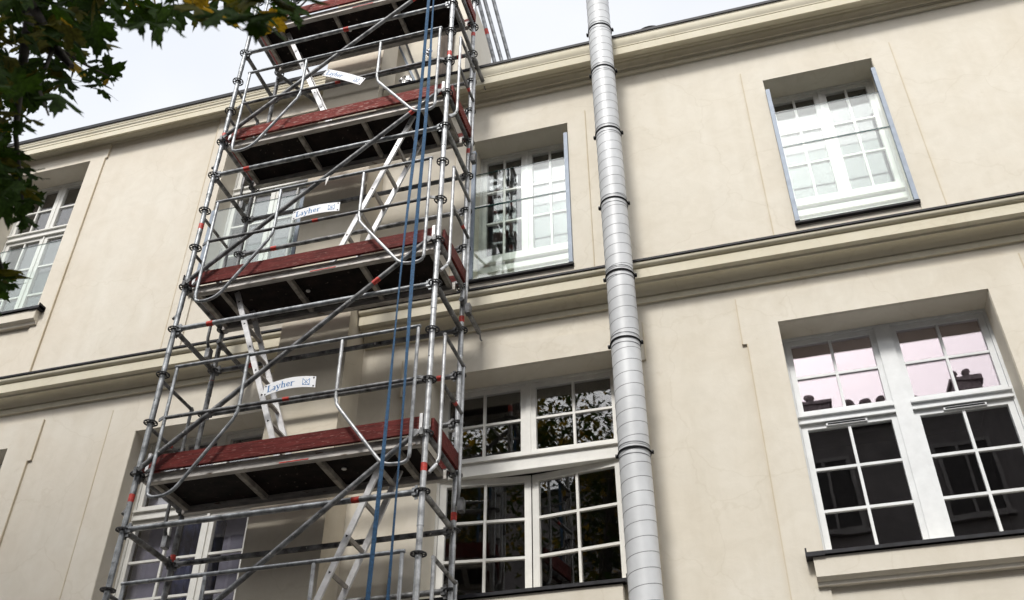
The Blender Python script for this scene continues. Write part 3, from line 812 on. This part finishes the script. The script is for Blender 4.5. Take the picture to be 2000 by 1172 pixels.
# ladders between the decks, leaning left and right in turn
for z, xb, xt in ((-1.0, 1.40, 2.16), (1.0, 1.20, 0.45), (3.0, 1.38, 2.13), (5.0, 1.20, 0.38)):
    yf, yr = 0.20, 0.51
    pb, pt = Vector((xb, yf, z + 0.03)), Vector((xt, yf, z + 1.99))
    d = (pt - pb).normalized()
    side = d.cross(Vector((0, 1, 0))).normalized()
    lad = sp(MB().bar(pb, pt, 0.050, 0.024, up=(0, 1, 0)), 'ladder', M['ladder'])
    o = MB().bar(pb + Vector((0, yr - yf, 0)), pt + Vector((0, yr - yf, 0)), 0.050, 0.024, up=(0, 1, 0)).build('ladder_rail', M['ladder']); o.parent = lad
    n = 7
    for k in range(n):
        c = pb.lerp(pt, (k + 0.55) / n)
        o = MB().bar(c + Vector((0, 0.012, 0)), c + Vector((0, yr - yf - 0.012, 0)), 0.030, 0.030, up=side).build('rung', M['rung']); o.parent = lad
        e = c + Vector((0, -0.0135, 0))
        o = MB().tube([c + Vector((0, -0.0136, 0)), c + Vector((0, -0.0122, 0))], 0.0135, 3).build('rung_end', M['black']); o.parent = lad

# wall ties and their hooks
for p, q, hook in (((SW + 0.02, SD - 0.10, 2.79), (SW + 0.03, 1.17, 2.77), True), ((SW + 0.04, SD - 0.1, 6.33), (SW + 0.05, 1.02, 6.30), True), ((0.03, SD - 0.1, 6.87), (0.36, 1.20, 6.82), False), ((0.03, SD - 0.08, 2.80), (0.10, 1.21, 2.72), False)):
    mb = MB().tube([p, q], TR, 12)
    mb.tube([(p[0], p[1] + 0.06, p[2]), (p[0], p[1] + 0.12, p[2])], TR + 0.009, 12)
    if hook:
        Q = Vector(q)
        mb.tube(bend([Q, Q + Vector((0, 0.03, 0)), Q + Vector((0, 0.045, -0.05)), Q + Vector((0.012, 0.06, -0.062))], 0.015), 0.008, 8)
    sp(mb, 'wall_tie', M['galv_dull'])

# ------------------------------------------------------------------ signs tied to the middle rails
def stroke_set():
    """lettering 'Layher.' as thick and thin strokes, then the square mark; units: cap height 1"""
    S = []
    def ln(*a): S.append(a)
    T, t = 0.17, 0.075
    ln((0.18, 0.0), (0.18, 1.0), T); ln((0.02, 0.97), (0.40, 0.97), t); ln((0.02, 0.035), (0.62, 0.035), t); ln((0.60, 0.0), (0.63, 0.28), t)
    x = 0.78   # a
    ln((x + .36, 0), (x + .36, .50), T * .85); ln((x + .36, .50), (x + .22, .63), t); ln((x + .22, .63), (x + .05, .55), t); ln((x + .34, .36), (x + .08, .24), t); ln((x + .07, .26), (x + .07, .10), T * .7); ln((x + .08, .08), (x + .22, .02), t); ln((x + .22, .02), (x + .36, .14), t)
    x = 1.32   # y
    ln((x + .06, .62), (x + .30, .06), T * .85); ln((x + .54, .62), (x + .22, -.26), t); ln((x + .22, -.26), (x + .04, -.22), T * .6); ln((x - .04, .62), (x + .2, .62), t * .8); ln((x + .40, .62), (x + .62, .62), t * .8)
    x = 2.02   # h
    ln((x + .12, 0), (x + .12, 1.02), T * .85); ln((x + .14, .46), (x + .30, .62), t); ln((x + .30, .62), (x + .47, .52), t); ln((x + .48, .54), (x + .48, 0), T * .85); ln((x, .03), (x + .26, .03), t * .8); ln((x + .36, .03), (x + .62, .03), t * .8)
    x = 2.74   # e
    ln((x + .09, .14), (x + .09, .48), T * .85); ln((x + .10, .48), (x + .26, .62), t); ln((x + .26, .62), (x + .44, .50), T * .6); ln((x + .46, .50), (x + .46, .34), t); ln((x + .10, .34), (x + .48, .34), t); ln((x + .10, .13), (x + .26, .02), t); ln((x + .26, .02), (x + .48, .14), t)
    x = 3.34   # r
    ln((x + .12, 0), (x + .12, .62), T * .85); ln((x + .14, .44), (x + .30, .62), t); ln((x + .30, .60), (x + .42, .58), T * .7); ln((x, .03), (x + .28, .03), t * .8); ln((x, .60), (x + .14, .60), t * .8)
    ln((3.84, 0.60), (3.92, 0.60), 0.09)
    return S
def mark_set():
    S = []; w = 0.07
    for a, b in (((0, 0), (1, 0)), ((1, 0), (1, 1)), ((0, 1), (0, 0)), ((0, 1), (1, 0)), ((0, 0), (1, 1)), ((.5, 0), (.5, .48))):
        S.append((a, b, w))
    S.append(((.46, .84), (.54, .84), .1))
    return S
def flat_strokes(S, s, ox, oz, surf, off):
    mb = MB()
    for a, b, w in S:
        a, b = Vector(a), Vector(b); d = (b - a).normalized(); n = Vector((-d.y, d.x)) * w / 2
        q = [a - n, b - n, b + n, a + n]
        k = 3
        for i in range(k):
            t0, t1 = i / k, (i + 1) / k
            c = [q[0].lerp(q[1], t0), q[0].lerp(q[1], t1), q[3].lerp(q[2], t1), q[3].lerp(q[2], t0)]
            mb.quad(*[surf(ox + p.x * s, oz + p.y * s, off) for p in c])
    return mb
def sign(label, origin, length, height, tilt, bow, fade=False):
    """flexible sheet: x along it, gently bowed"""
    e = empty('sign_board', origin); e.rotation_euler = (0, tilt, 0)
    def surf(x, z, off):
        t = x / length
        return (x, -0.012 * math.sin(math.pi * t) - off, z + bow * (4 * t * (1 - t)) - 0.10 * bow * t)
    mb = MB(); n = 14
    for i in range(n):
        a, b = length * i / n, length * (i + 1) / n
        p = [surf(a, 0, 0), surf(b, 0, 0), surf(b, height, 0), surf(a, height, 0)]
        q = [surf(a, 0, -0.003), surf(b, 0, -0.003), surf(b, height, -0.003), surf(a, height, -0.003)]
        mb.quad(*p); mb.quad(*q[::-1]); mb.quad(p[3], p[2], q[2], q[3]); mb.quad(q[0], q[1], p[1], p[0])
    mb.quad(surf(0, 0, 0), surf(0, height, 0), surf(0, height, -0.003), surf(0, 0, -0.003)); mb.quad(surf(length, 0, -0.003), surf(length, height, -0.003), surf(length, height, 0), surf(length, 0, 0))
    mb.build('sheet', M['sign_white'], e)
    cap = height * 0.60
    flat_strokes(stroke_set(), cap, 0.034, height * 0.22, surf, 0.0012).build('lettering', M['sign_blue'], e)
    flat_strokes(mark_set(), height * 0.56, length - 0.115, height * 0.22, surf, 0.0012).build('square_mark', M['sign_blue'], e)
    dots = MB()
    for x in (0.018, length - 0.018):
        for z in (0.014, height - 0.014):
            c = surf(x, z, 0.0014); dots.box(c[0] - 0.006, c[0] + 0.006, c[1] - 0.001, c[1] + 0.001, c[2] - 0.006, c[2] + 0.006)
    dots.build('eyelet', M['black'], e)
    return tag(e, label, 'sign', 'white signs on the scaffold rails')
sign('white sign with blue lettering on the rail of the lowest platform in view', (1.13, -0.110, 1.510), 0.475, 0.108, R(-2.0), 0.028)
sign('white sign with blue lettering on the rail of the middle platform', (1.10, -0.110, 3.505), 0.490, 0.112, R(-0.5), 0.012)
sign('white sign hanging crooked, sloping down to the right, on the upper platform rail', (1.145, -0.110, 5.610), 0.565, 0.105, R(33), 0.0)

# ------------------------------------------------------------------ blue hoist straps
hs_ = empty('hoist_strap', (2.43, -0.25, 9.0))
tag(hs_, 'pair of dark blue webbing straps hanging down the front of the scaffold', 'strap')
for xb, xt in ((2.285, 2.420), (2.478, 2.440)):
    pts = [Vector((xb + (xt - xb) * (1 - (1 - i / 24) ** 1.0) + 0.006 * math.sin(i * 0.9), -0.25 + 0.01 * math.sin(i * 0.5), -3.6 + (8.9 + 3.6) * i / 24)) for i in range(25)]
    mb = MB()
    for i in range(24):
        a, b = pts[i], pts[i + 1]
        w = 0.016
        for s in (0, 1):
            pass
        ta, tb = [0.75 * math.sin(0.55 * j + 9 * xb) for j in (i, i + 1)]
        oa, ob = Vector((w * math.cos(ta), -w * math.sin(ta), 0)), Vector((w * math.cos(tb), -w * math.sin(tb), 0))
        p = [tuple(a - oa), tuple(a + oa), tuple(b + ob), tuple(b - ob)]
        q = [(v[0], v[1] + 0.004, v[2]) for v in p]
        mb.quad(*p); mb.quad(*q[::-1]); mb.quad(p[1], q[1], q[2], p[2]); mb.quad(q[0], p[0], p[3], q[3])
    adopt(mb.build('webbing', M['strap']), hs_)
# the crossbar they hang from
sp(MB().bar((2.43, -0.30, 9.0), (2.43, 0.0, 9.0), 0.05, 0.05), 'hoist_arm', M['galv'])

# ------------------------------------------------------------------ loose things up on the roof
for i, (b0, t0, lab) in enumerate((((2.70, 1.30, 6.80), (2.46, 0.62, 8.45), 'leftmost of the three raking steel tubes rising from the roof edge'),
                                   ((2.79, 1.32, 6.80), (2.50, 0.62, 8.6), 'middle one of the three raking steel tubes rising from the roof edge'),
                                   ((2.885, 1.34, 6.80), (2.62, 0.62, 8.6), 'rightmost of the three raking steel tubes rising from the roof edge'))):
    o = empty('raking_tube', b0)
    d = Vector(t0) - Vector(b0)
    MB().tube([(0, 0, 0), tuple(d)], 0.024, 14).build('tube', M['galv'], o)
    if i == 0:
        bb = MB().tube([tuple(d * 0.30), tuple(d * 0.345)], 0.0255, 14, cap=False).build('marking_band', M['red_band'], o)
    bp = MB().box(-0.05, 0.05, -0.05, 0.05, -0.13, -0.12); bp.tube([(0, 0, -0.125), (0, 0, 0.01)], 0.018, 10)
    bp.build('foot_plate', M['galv_dull'], o)
    tag(o, lab, 'tube', 'raking tubes on the roof')
o = MB()
o.bar((0, 0, 0), (0.03, 0, 1.35), 0.165, 0.05, up=(0, 1, 0)).bar((0, -0.028, 0.08), (0, -0.028, 0.16), 0.15, 0.005, up=(0, 1, 0))
t = tag(put('timber_plank', o.mesh('timber_plank', M['timber']), None, (1.935, 1.44, 6.78)), 'upright grey weathered timber plank leaning on the roof dormer', 'plank')
for k, (p, q, lab) in enumerate((((1.60, 1.44, 7.0), (1.26, 1.46, 7.98), 'left one of two leaning metal strips beside the roof dormer'), ((1.66, 1.43, 7.0), (1.36, 1.46, 8.0), 'right one of two leaning metal strips beside the roof dormer'))):
    mb = MB().bar((0, 0, 0), tuple(Vector(q) - Vector(p)), 0.03, 0.008, up=(0, 1, 0)); mb.bar((0.01, -0.012, 0), tuple(Vector(q) - Vector(p) + Vector((0.01, -0.012, 0))), 0.006, 0.02, up=(0, 1, 0))
    tag(put('metal_strip', mb.mesh('metal_strip', M['zinc_dark'] if k else M['alu']), None, p), lab, 'metal strip', 'leaning metal strips')
def crumple(seed, s):
    r = random.Random(seed); mb = MB(); n, m = 10, 7
    for i in range(m + 1):
        for k in range(n):
            th = math.pi * i / m; ph = 2 * math.pi * k / n; rr = s * (0.55 + 0.75 * r.random())
            mb.v.append((rr * math.sin(th) * math.cos(ph), 0.5 * rr * math.sin(th) * math.sin(ph), rr * math.cos(th) * 1.2))
    for i in range(m):
        for k in range(n):
            a, b = i * n + k, i * n + (k + 1) % n
            mb.face([a, b, b + n]); mb.face([a, b + n, a + n])
    return mb.mesh('crumpled_foil', M['foil'])
tag(put('crumpled_foil', crumple(3, 0.075), None, (1.43, 1.40, 7.15)), 'crumpled silver foil lying on the roof edge beside the shaft', 'foil')
tag(put('crumpled_foil', crumple(5, 0.055), None, (1.70, 1.42, 7.66)), 'crumpled silver foil hanging high between metal strips and plank', 'foil')
mb = MB(); mb.quad((0, 0, 0), (0.045, -0.01, 0.012), (0.035, -0.015, -0.06), (0.012, -0.01, -0.115)); mb.quad((0, 0.002, 0), (0.012, -0.008, -0.115), (0.035, -0.013, -0.06), (0.045, -0.008, 0.012))
tag(put('tape_scrap', mb.mesh('tape_scrap', M['paper']), None, (1.38, -0.088, 4.015)), 'torn scrap of white tape dangling from the diagonal brace', 'tape')

# dark blue curtain behind the low left window
mb = MB(); n = 40
for i in range(n + 1):
    x = -0.70 + 0.50 * i / n; y = 1.78 + 0.035 * math.sin(i * 0.9) + 0.012 * math.sin(i * 2.3)
    mb.v += [(x, y, 0.0), (x, y, 2.4)]
for i in range(n): mb.face([2 * i, 2 * i + 2, 2 * i + 3, 2 * i + 1], True)
tag(mb.build('curtain', M['curtain']), 'dark blue pleated curtain behind the low window left of the plastered shaft', 'curtain')

for xa, xb, lab in ((-1.13, -0.72, 'grey lilac roller blind left of the dark blue curtain'), (-0.16, 0.70, 'grey lilac roller blind right of the dark blue curtain')):
    mb = MB().box(xa, xb, 1.70, 1.704, 0.05, 2.3); mb.tube([(xa, 1.71, 2.32), (xb, 1.71, 2.32)], 0.022, 10)
    tag(mb.build('roller_blind', M['lilac']), lab, 'blind', 'blinds in the low left window')

# ------------------------------------------------------------------ opposite side of the street (seen only in the panes)
opp = tag(empty('opposite_building', (-2, -15, GROUND)), 'long terrace across the street, mirrored in the window panes', 'building')
part(MB().box(-34, 26, -25, -15.0, GROUND, 10.4), 'wall', M['opp'], opp)
part(MB().box(-34.2, 26.2, -15.45, -15.0005, 10.15, 10.55), 'eave_cornice', M['opp_trim'], opp)
part(MB().box(-34.2, 26.2, -15.0, -14.82, 6.4, 6.65), 'string_course', M['opp_trim'], opp)
rf = MB().extrude_x([(-14.7, 10.56), (-20, 11.6), (-25.3, 10.56)], -34.2, 26.2); part(rf, 'roof', M['roof'], opp)
for x, w, h in ((-28, 1.1, 1.6), (-17, 1.4, 1.5), (-9, 0.9, 1.5), (-4.0, 1.3, 1.3), (2.5, 1.0, 1.4), (6.6, 0.7, 1.6), (8.3, 1.7, 0.9), (10.6, 0.8, 1.5), (12.4, 0.9, 1.5), (20, 1.2, 1.5)):
    h *= 0.55
    c = part(MB().box(x - w / 2, x + w / 2, -16.6, -15.7, 10.6, 10.9 + h), 'chimney', M['brick'], opp)
    cp = MB().box(x - w / 2 - 0.08, x + w / 2 + 0.08, -16.68, -15.62, 10.9 + h, 11.02 + h)
    for k in range(max(1, int(w / 0.4))):
        xx = x - w / 2 + 0.22 + k * 0.4; cp.tube([(xx, -16.15, 11.02 + h), (xx, -16.15, 11.4 + h), (xx, -16.15, 11.42 + h), (xx, -16.15, 11.5 + h)], [0.13, 0.11, 0.15, 0.13], 10)
    o = cp.build('chimney_cap', M['brick']); o.parent = c
wf = MB(); wf.box(-0.65, -0.55, 0, 0.06, 0, 2); wf.box(0.55, 0.65, 0, 0.06, 0, 2); wf.box(-0.55, 0.55, 0.001, 0.059, 1.9, 2.0); wf.box(-0.55, 0.55, 0.001, 0.059, 0, 0.1); wf.box(-0.04, 0.04, 0.001, 0.055, 0.1, 1.9); wf.box(-0.72, 0.72, 0, 0.16, -0.1, -0.001)
wfm = wf.mesh('window', M['opp_trim']); wpm = MB().box(-0.56, 0.56, 0.004, 0.02, 0.08, 1.92).mesh('pane', M['blind'])
for zi in (-0.6, 3.2, 7.4):
    for k in range(14):
        w = put('window', wfm); w.location = (-27.5 + 3.4 * k, -15.0, zi + 0.2); adopt(w, opp)
        put('pane', wpm, w)

# ------------------------------------------------------------------ maple tree
tree = tag(empty('maple_tree', (-0.2, -6.6, GROUND)), 'maple tree with dark green and yellowing leaves hanging into the upper left', 'tree')
tk = MB().tube([(-0.25, -6.7, GROUND - 0.05), (-0.2, -6.6, GROUND + 0.5), (-0.15, -6.55, -1.5), (0.05, -6.5, 0.9), (0.0, -6.6, 3.0), (0.2, -6.7, 5.0), (0.1, -6.8, 7.0)], [0.33, 0.24, 0.21, 0.18, 0.14, 0.09, 0.04], 16)
part(tk, 'trunk', M['bark'], tree)
br = []
def branch(pts, r0, r1):
    P = [Vector(p) for p in pts]; n = len(P)
    o = part(MB().tube(P, [r0 + (r1 - r0) * i / (n - 1) for i in range(n)], 9), 'branch', M['bark'], tree)
    br.append(P); return o
def at(u, v, d): return CAM + ray(u, v) * d
branch([(0.02, -6.5, 0.3), (0.8, -5.9, 1.6), tuple(at(-60, -140, 5.6)), tuple(at(60, 20, 5.3)), tuple(at(105, 90, 5.2)), tuple(at(140, 130, 5.1))], 0.08, 0.014)
branch([tuple(at(60, 20, 5.3)), tuple(at(40, 150, 5.0)), tuple(at(30, 260, 4.9)), tuple(at(45, 400, 4.8))], 0.026, 0.005)
branch([(0.8, -5.9, 1.6), tuple(at(60, -220, 5.0)), tuple(at(300, -90, 4.4)), tuple(at(480, -30, 4.0)), tuple(at(560, 10, 3.9))], 0.05, 0.006)
branch([tuple(at(105, 90, 5.2)), tuple(at(170, 128, 5.3)), tuple(at(215, 150, 5.4))], 0.010, 0.003)
branch([tuple(at(105, 90, 5.2)), tuple(at(75, 170, 4.8)), tuple(at(95, 225, 4.6))], 0.012, 0.004)
branch([tuple(at(-60, -140, 5.6)), tuple(at(-60, 200, 5.4)), tuple(at(-30, 420, 5.2)), tuple(at(10, 540, 5.1))], 0.03, 0.005)
branch([(0.05, -6.5, 0.9), (1.2, -7.2, 3.2), (2.0, -7.0, 5.4)], 0.09, 0.03)
branch([(0.0, -6.6, 3.0), (-1.6, -6.9, 4.4), (-2.6, -6.8, 5.6)], 0.08, 0.03)
branch([(0.0, -6.6, 2.4), (0.6, -5.6, 4.2), (1.2, -5.0, 6.2)], 0.08, 0.03)

def leaf_mesh(name, m, seed):
    r = random.Random(seed)
    half = [(0.0, -0.02), (0.10, -0.13), (0.20, -0.10), (0.30, -0.16), (0.31, -0.03), (0.27, 0.05), (0.42, 0.10), (0.50, 0.20), (0.44, 0.26), (0.56, 0.42), (0.41, 0.40), (0.36, 0.47), (0.24, 0.38), (0.13, 0.36), (0.17, 0.55), (0.23, 0.62), (0.14, 0.68), (0.12, 0.80), (0.05, 0.82), (0.0, 1.0)]
    half = [(x * r.uniform(0.93, 1.07), y + r.uniform(-0.015, 0.015)) if x else (x, y) for x, y in half]
    curl = r.uniform(0.10, 0.30); fold = r.uniform(0.08, 0.28)
    def z3(x, y): return (x, y - 0.02, -curl * y * y - fold * abs(x) + 0.05 * math.sin(7 * x + 3 * y + seed))
    mb = MB()
    cen = [(0, y) for _, y in half]
    for s in (1, -1):
        b = len(mb.v)
        mb.v += [z3(s * x, y) for x, y in half]
        mb.v.append(z3(0, 0.02)); mb.v.append(z3(0, 0.30)); mb.v.append(z3(0, 0.55))
        c0, c1, c2 = b + len(half), b + len(half) + 1, b + len(half) + 2
        for i in range(len(half) - 1):
            q = c0 if i < 6 else (c1 if i < 13 else c2)
            f = [b + i, b + i + 1, q]
            mb.face(f if s > 0 else f[::-1], True)
        for i, (p, q) in ((6, (c0, c1)), (13, (c1, c2))):
            f = [b + i, q, p]; mb.face(f if s > 0 else f[::-1], True)
    mb.tube([(0, -0.02, 0.0), (0.03, -0.25, -0.02), (0.02, -0.5, 0.06)], 0.012, 4, cap=False)
    return mb.mesh(name, m)
LEAVES = {c: [leaf_mesh('leaf', M['leaf_' + c], 10 * i + j) for j in range(4)] for i, c in enumerate(('green', 'olive', 'yellow'))}

def in_poly(u, v, P):
    c = False; n = len(P)
    for i in range(n):
        x1, y1 = P[i]; x2, y2 = P[(i + 1) % n]
        if (y1 > v) != (y2 > v) and u < (x2 - x1) * (v - y1) / (y2 - y1) + x1: c = not c
    return c
# where the crown's lower edge stands against the sky from the pavement
CLUMPS = [([(-60, -60), (590, -60), (580, 10), (540, 40), (500, 30), (430, 25), (380, 15), (330, 40), (280, 50), (245, 25), (215, 45), (180, 70), (150, 110), (120, 175), (85, 185), (60, 210), (30, 225), (-60, 240)], 180, 4.0, 6.2),
          ([(-60, 285), (25, 300), (58, 330), (62, 385), (40, 420), (10, 410), (-60, 430)], 26, 4.4, 5.4),
          ([(-60, 500), (5, 515), (22, 545), (5, 575), (-60, 580)], 12, 4.8, 5.4),
          ([(-60, 225), (30, 240), (30, 290), (-60, 300)], 8, 4.6, 5.6),
          ([(175, 125), (222, 140), (215, 180), (195, 180)], 5, 5.2, 5.6)]
HERO = [(560, -15, 3.0, 0.21, 'green', 190), (520, -10, 3.05, 0.21, 'olive', 172), (288, 45, 3.45, 0.150, 'green', 175), (335, 52, 3.7, 0.140, 'green', 160), (385, 15, 3.4, 0.150, 'olive', 190), (440, 20, 3.3, 0.165, 'green', 170), (500, 35, 3.1, 0.190, 'green', 185), (545, 30, 3.0, 0.190, 'green', 165),
        (118, 190, 4.4, 0.190, 'green', 185), (196, 165, 5.4, 0.135, 'green', 180), (193, 118, 5.4, 0.09, 'green', 60), (222, 152, 5.4, 0.09, 'green', 130), (205, 85, 5.0, 0.125, 'olive', 200), (155, 95, 5.0, 0.12, 'olive', 175), (140, 160, 4.8, 0.12, 'green', 140),
        (68, 235, 4.8, 0.12, 'olive', 170), (40, 240, 4.7, 0.13, 'green', 190), (55, 330, 4.7, 0.14, 'green', 130), (70, 385, 4.8, 0.12, 'green', 160), (50, 425, 4.8, 0.12, 'green', 185), (72, 345, 4.7, 0.11, 'green', 110), (20, 540, 5.0, 0.13, 'green', 150), (28, 555, 5.0, 0.10, 'green', 120)]
nleaf = 0
def add_leaf(p, size, colr, spin, tilt, yaw):
    """a leaf hanging from its stalk: tip down, blade turned towards the light"""
    global nleaf
    # local +y is the tip; bring the tip to point by spin (deg, 180 = straight down) in a vertical plane facing yaw
    m = Matrix.Translation(p) @ Matrix.Rotation(yaw, 4, 'Z') @ Matrix.Rotation(R(90) + tilt, 4, 'X') @ Matrix.Rotation(R(spin), 4, 'Z') @ Matrix.Scale(size, 4)
    o = bpy.data.objects.new('leaf', rnd.choice(LEAVES[colr]))
    col.objects.link(o); o.parent = tree; o.matrix_basis = Matrix.Translation(-Vector(tree.location)) @ m
    nleaf += 1
YAW = R(35)
for u, v, d, s, c, sp_ in HERO:
    add_leaf(at(u, v, d), s, c, sp_, R(rnd.uniform(-50, -30)), YAW + rnd.uniform(-0.3, 0.3))
def pick(u, v):
    r = rnd.random()
    if v < 90 and u > 120: return 'green' if r < 0.52 else ('olive' if r < 0.78 else 'yellow')
    return 'green' if r < 0.72 else ('olive' if r < 0.97 else 'yellow')
for P, n, d0, d1 in CLUMPS:
    us = [p[0] for p in P]; vsx = [p[1] for p in P]; k = 0
    while k < n:
        u, v = rnd.uniform(min(us), max(us)), rnd.uniform(min(vsx), max(vsx))
        if not in_poly(u, v, P): continue
        p = at(u, v, rnd.uniform(d0, d1)); s = rnd.choice((0.10, 0.12, 0.14, 0.16, 0.18))
        add_leaf(p, s, pick(u, v), rnd.gauss(180, 45), R(rnd.uniform(-85, 5)), YAW + rnd.gauss(0, 0.8)); k += 1

# the rest of the crown, above and beside the picture, one mass of leaves with an added shading blob
cr = MB(); tries = 0; k = 0
blobs = [((0.4, -6.6, 4.6), (2.6, 2.2, 2.4), 1900), ((1.3, -5.6, 5.4), (1.5, 1.5, 1.6), 900), ((-1.8, -6.8, 4.4), (2.0, 1.8, 1.8), 900), ((0.7, -5.8, 1.9), (1.1, 0.9, 0.8), 260), ((1.0, -7.6, 6.2), (2.2, 1.6, 2.4), 8000), ((-2.4, -6.8, 8.4), (2.6, 2.2, 2.6), 2600)]  # last blob: unseen foliage added to shade the lower left wall
src = [(-0.5, 0.05), (-0.2, 0.0), (-0.28, -0.14), (0, -0.1), (0.28, -0.14), (0.2, 0.0), (0.5, 0.05), (0.3, 0.28), (0.15, 0.3), (0, 0.75), (-0.15, 0.3), (-0.3, 0.28)]
for c, rad, n in blobs:
    k = 0
    while k < n:
        q = Vector((rnd.gauss(0, 0.5), rnd.gauss(0, 0.5), rnd.gauss(0, 0.5)))
        if q.length > 1: continue
        p = Vector(c) + Vector((q.x * rad[0], q.y * rad[1], q.z * rad[2]))
        uv = project(p)
        k += 1
        if uv and -150 < uv[0] < 2100 and -150 < uv[1] < 1300: continue
        s = rnd.uniform(0.075, 0.12) if n > 5000 else rnd.uniform(0.11, 0.18)
        m = Matrix.Translation(p) @ Euler((rnd.uniform(-0.9, 0.9), rnd.uniform(-0.9, 0.9), rnd.uniform(0, 6.28))).to_matrix().to_4x4() @ Matrix.Scale(s, 4)
        b = len(cr.v); cr.v += [tuple(m @ Vector((x, y, -0.2 * abs(x)))) for x, y in src]
        cr.face([b + i for i in range(len(src))], mi=rnd.choice((0, 0, 0, 1, 1, 2)))
for P, n, d0, d1 in CLUMPS[:4]:
    us = [p[0] for p in P]; vsx = [p[1] for p in P]; k = 0
    while k < n * 0.9:
        u, v = rnd.uniform(min(us), max(us)), rnd.uniform(min(vsx), max(vsx))
        if not in_poly(u, v, P) or (u > 210 and rnd.random() < 0.8): continue
        k += 1
        p = at(u, v, rnd.uniform(5.2, 7.6)); s = rnd.uniform(0.09, 0.17)
        m = Matrix.Translation(p) @ Euler((rnd.uniform(-1.2, 1.2), rnd.uniform(-1.2, 1.2), rnd.uniform(0, 6.28))).to_matrix().to_4x4() @ Matrix.Scale(s, 4)
        lm = LEAVES['green'][k % 4]
        b = len(cr.v); cr.v += [tuple(m @ w.co) for w in lm.vertices]
        mi_ = rnd.choice((0, 0, 0, 0, 1))
        for f in lm.polygons: cr.face([b + i for i in f.vertices], True, mi_)
crown = part(cr, 'crown', [M['leaf_green'], M['leaf_olive'], M['leaf_yellow']], tree)
crown['kind'] = 'stuff'
print('leaves', nleaf, 'objects', len(bpy.data.objects))
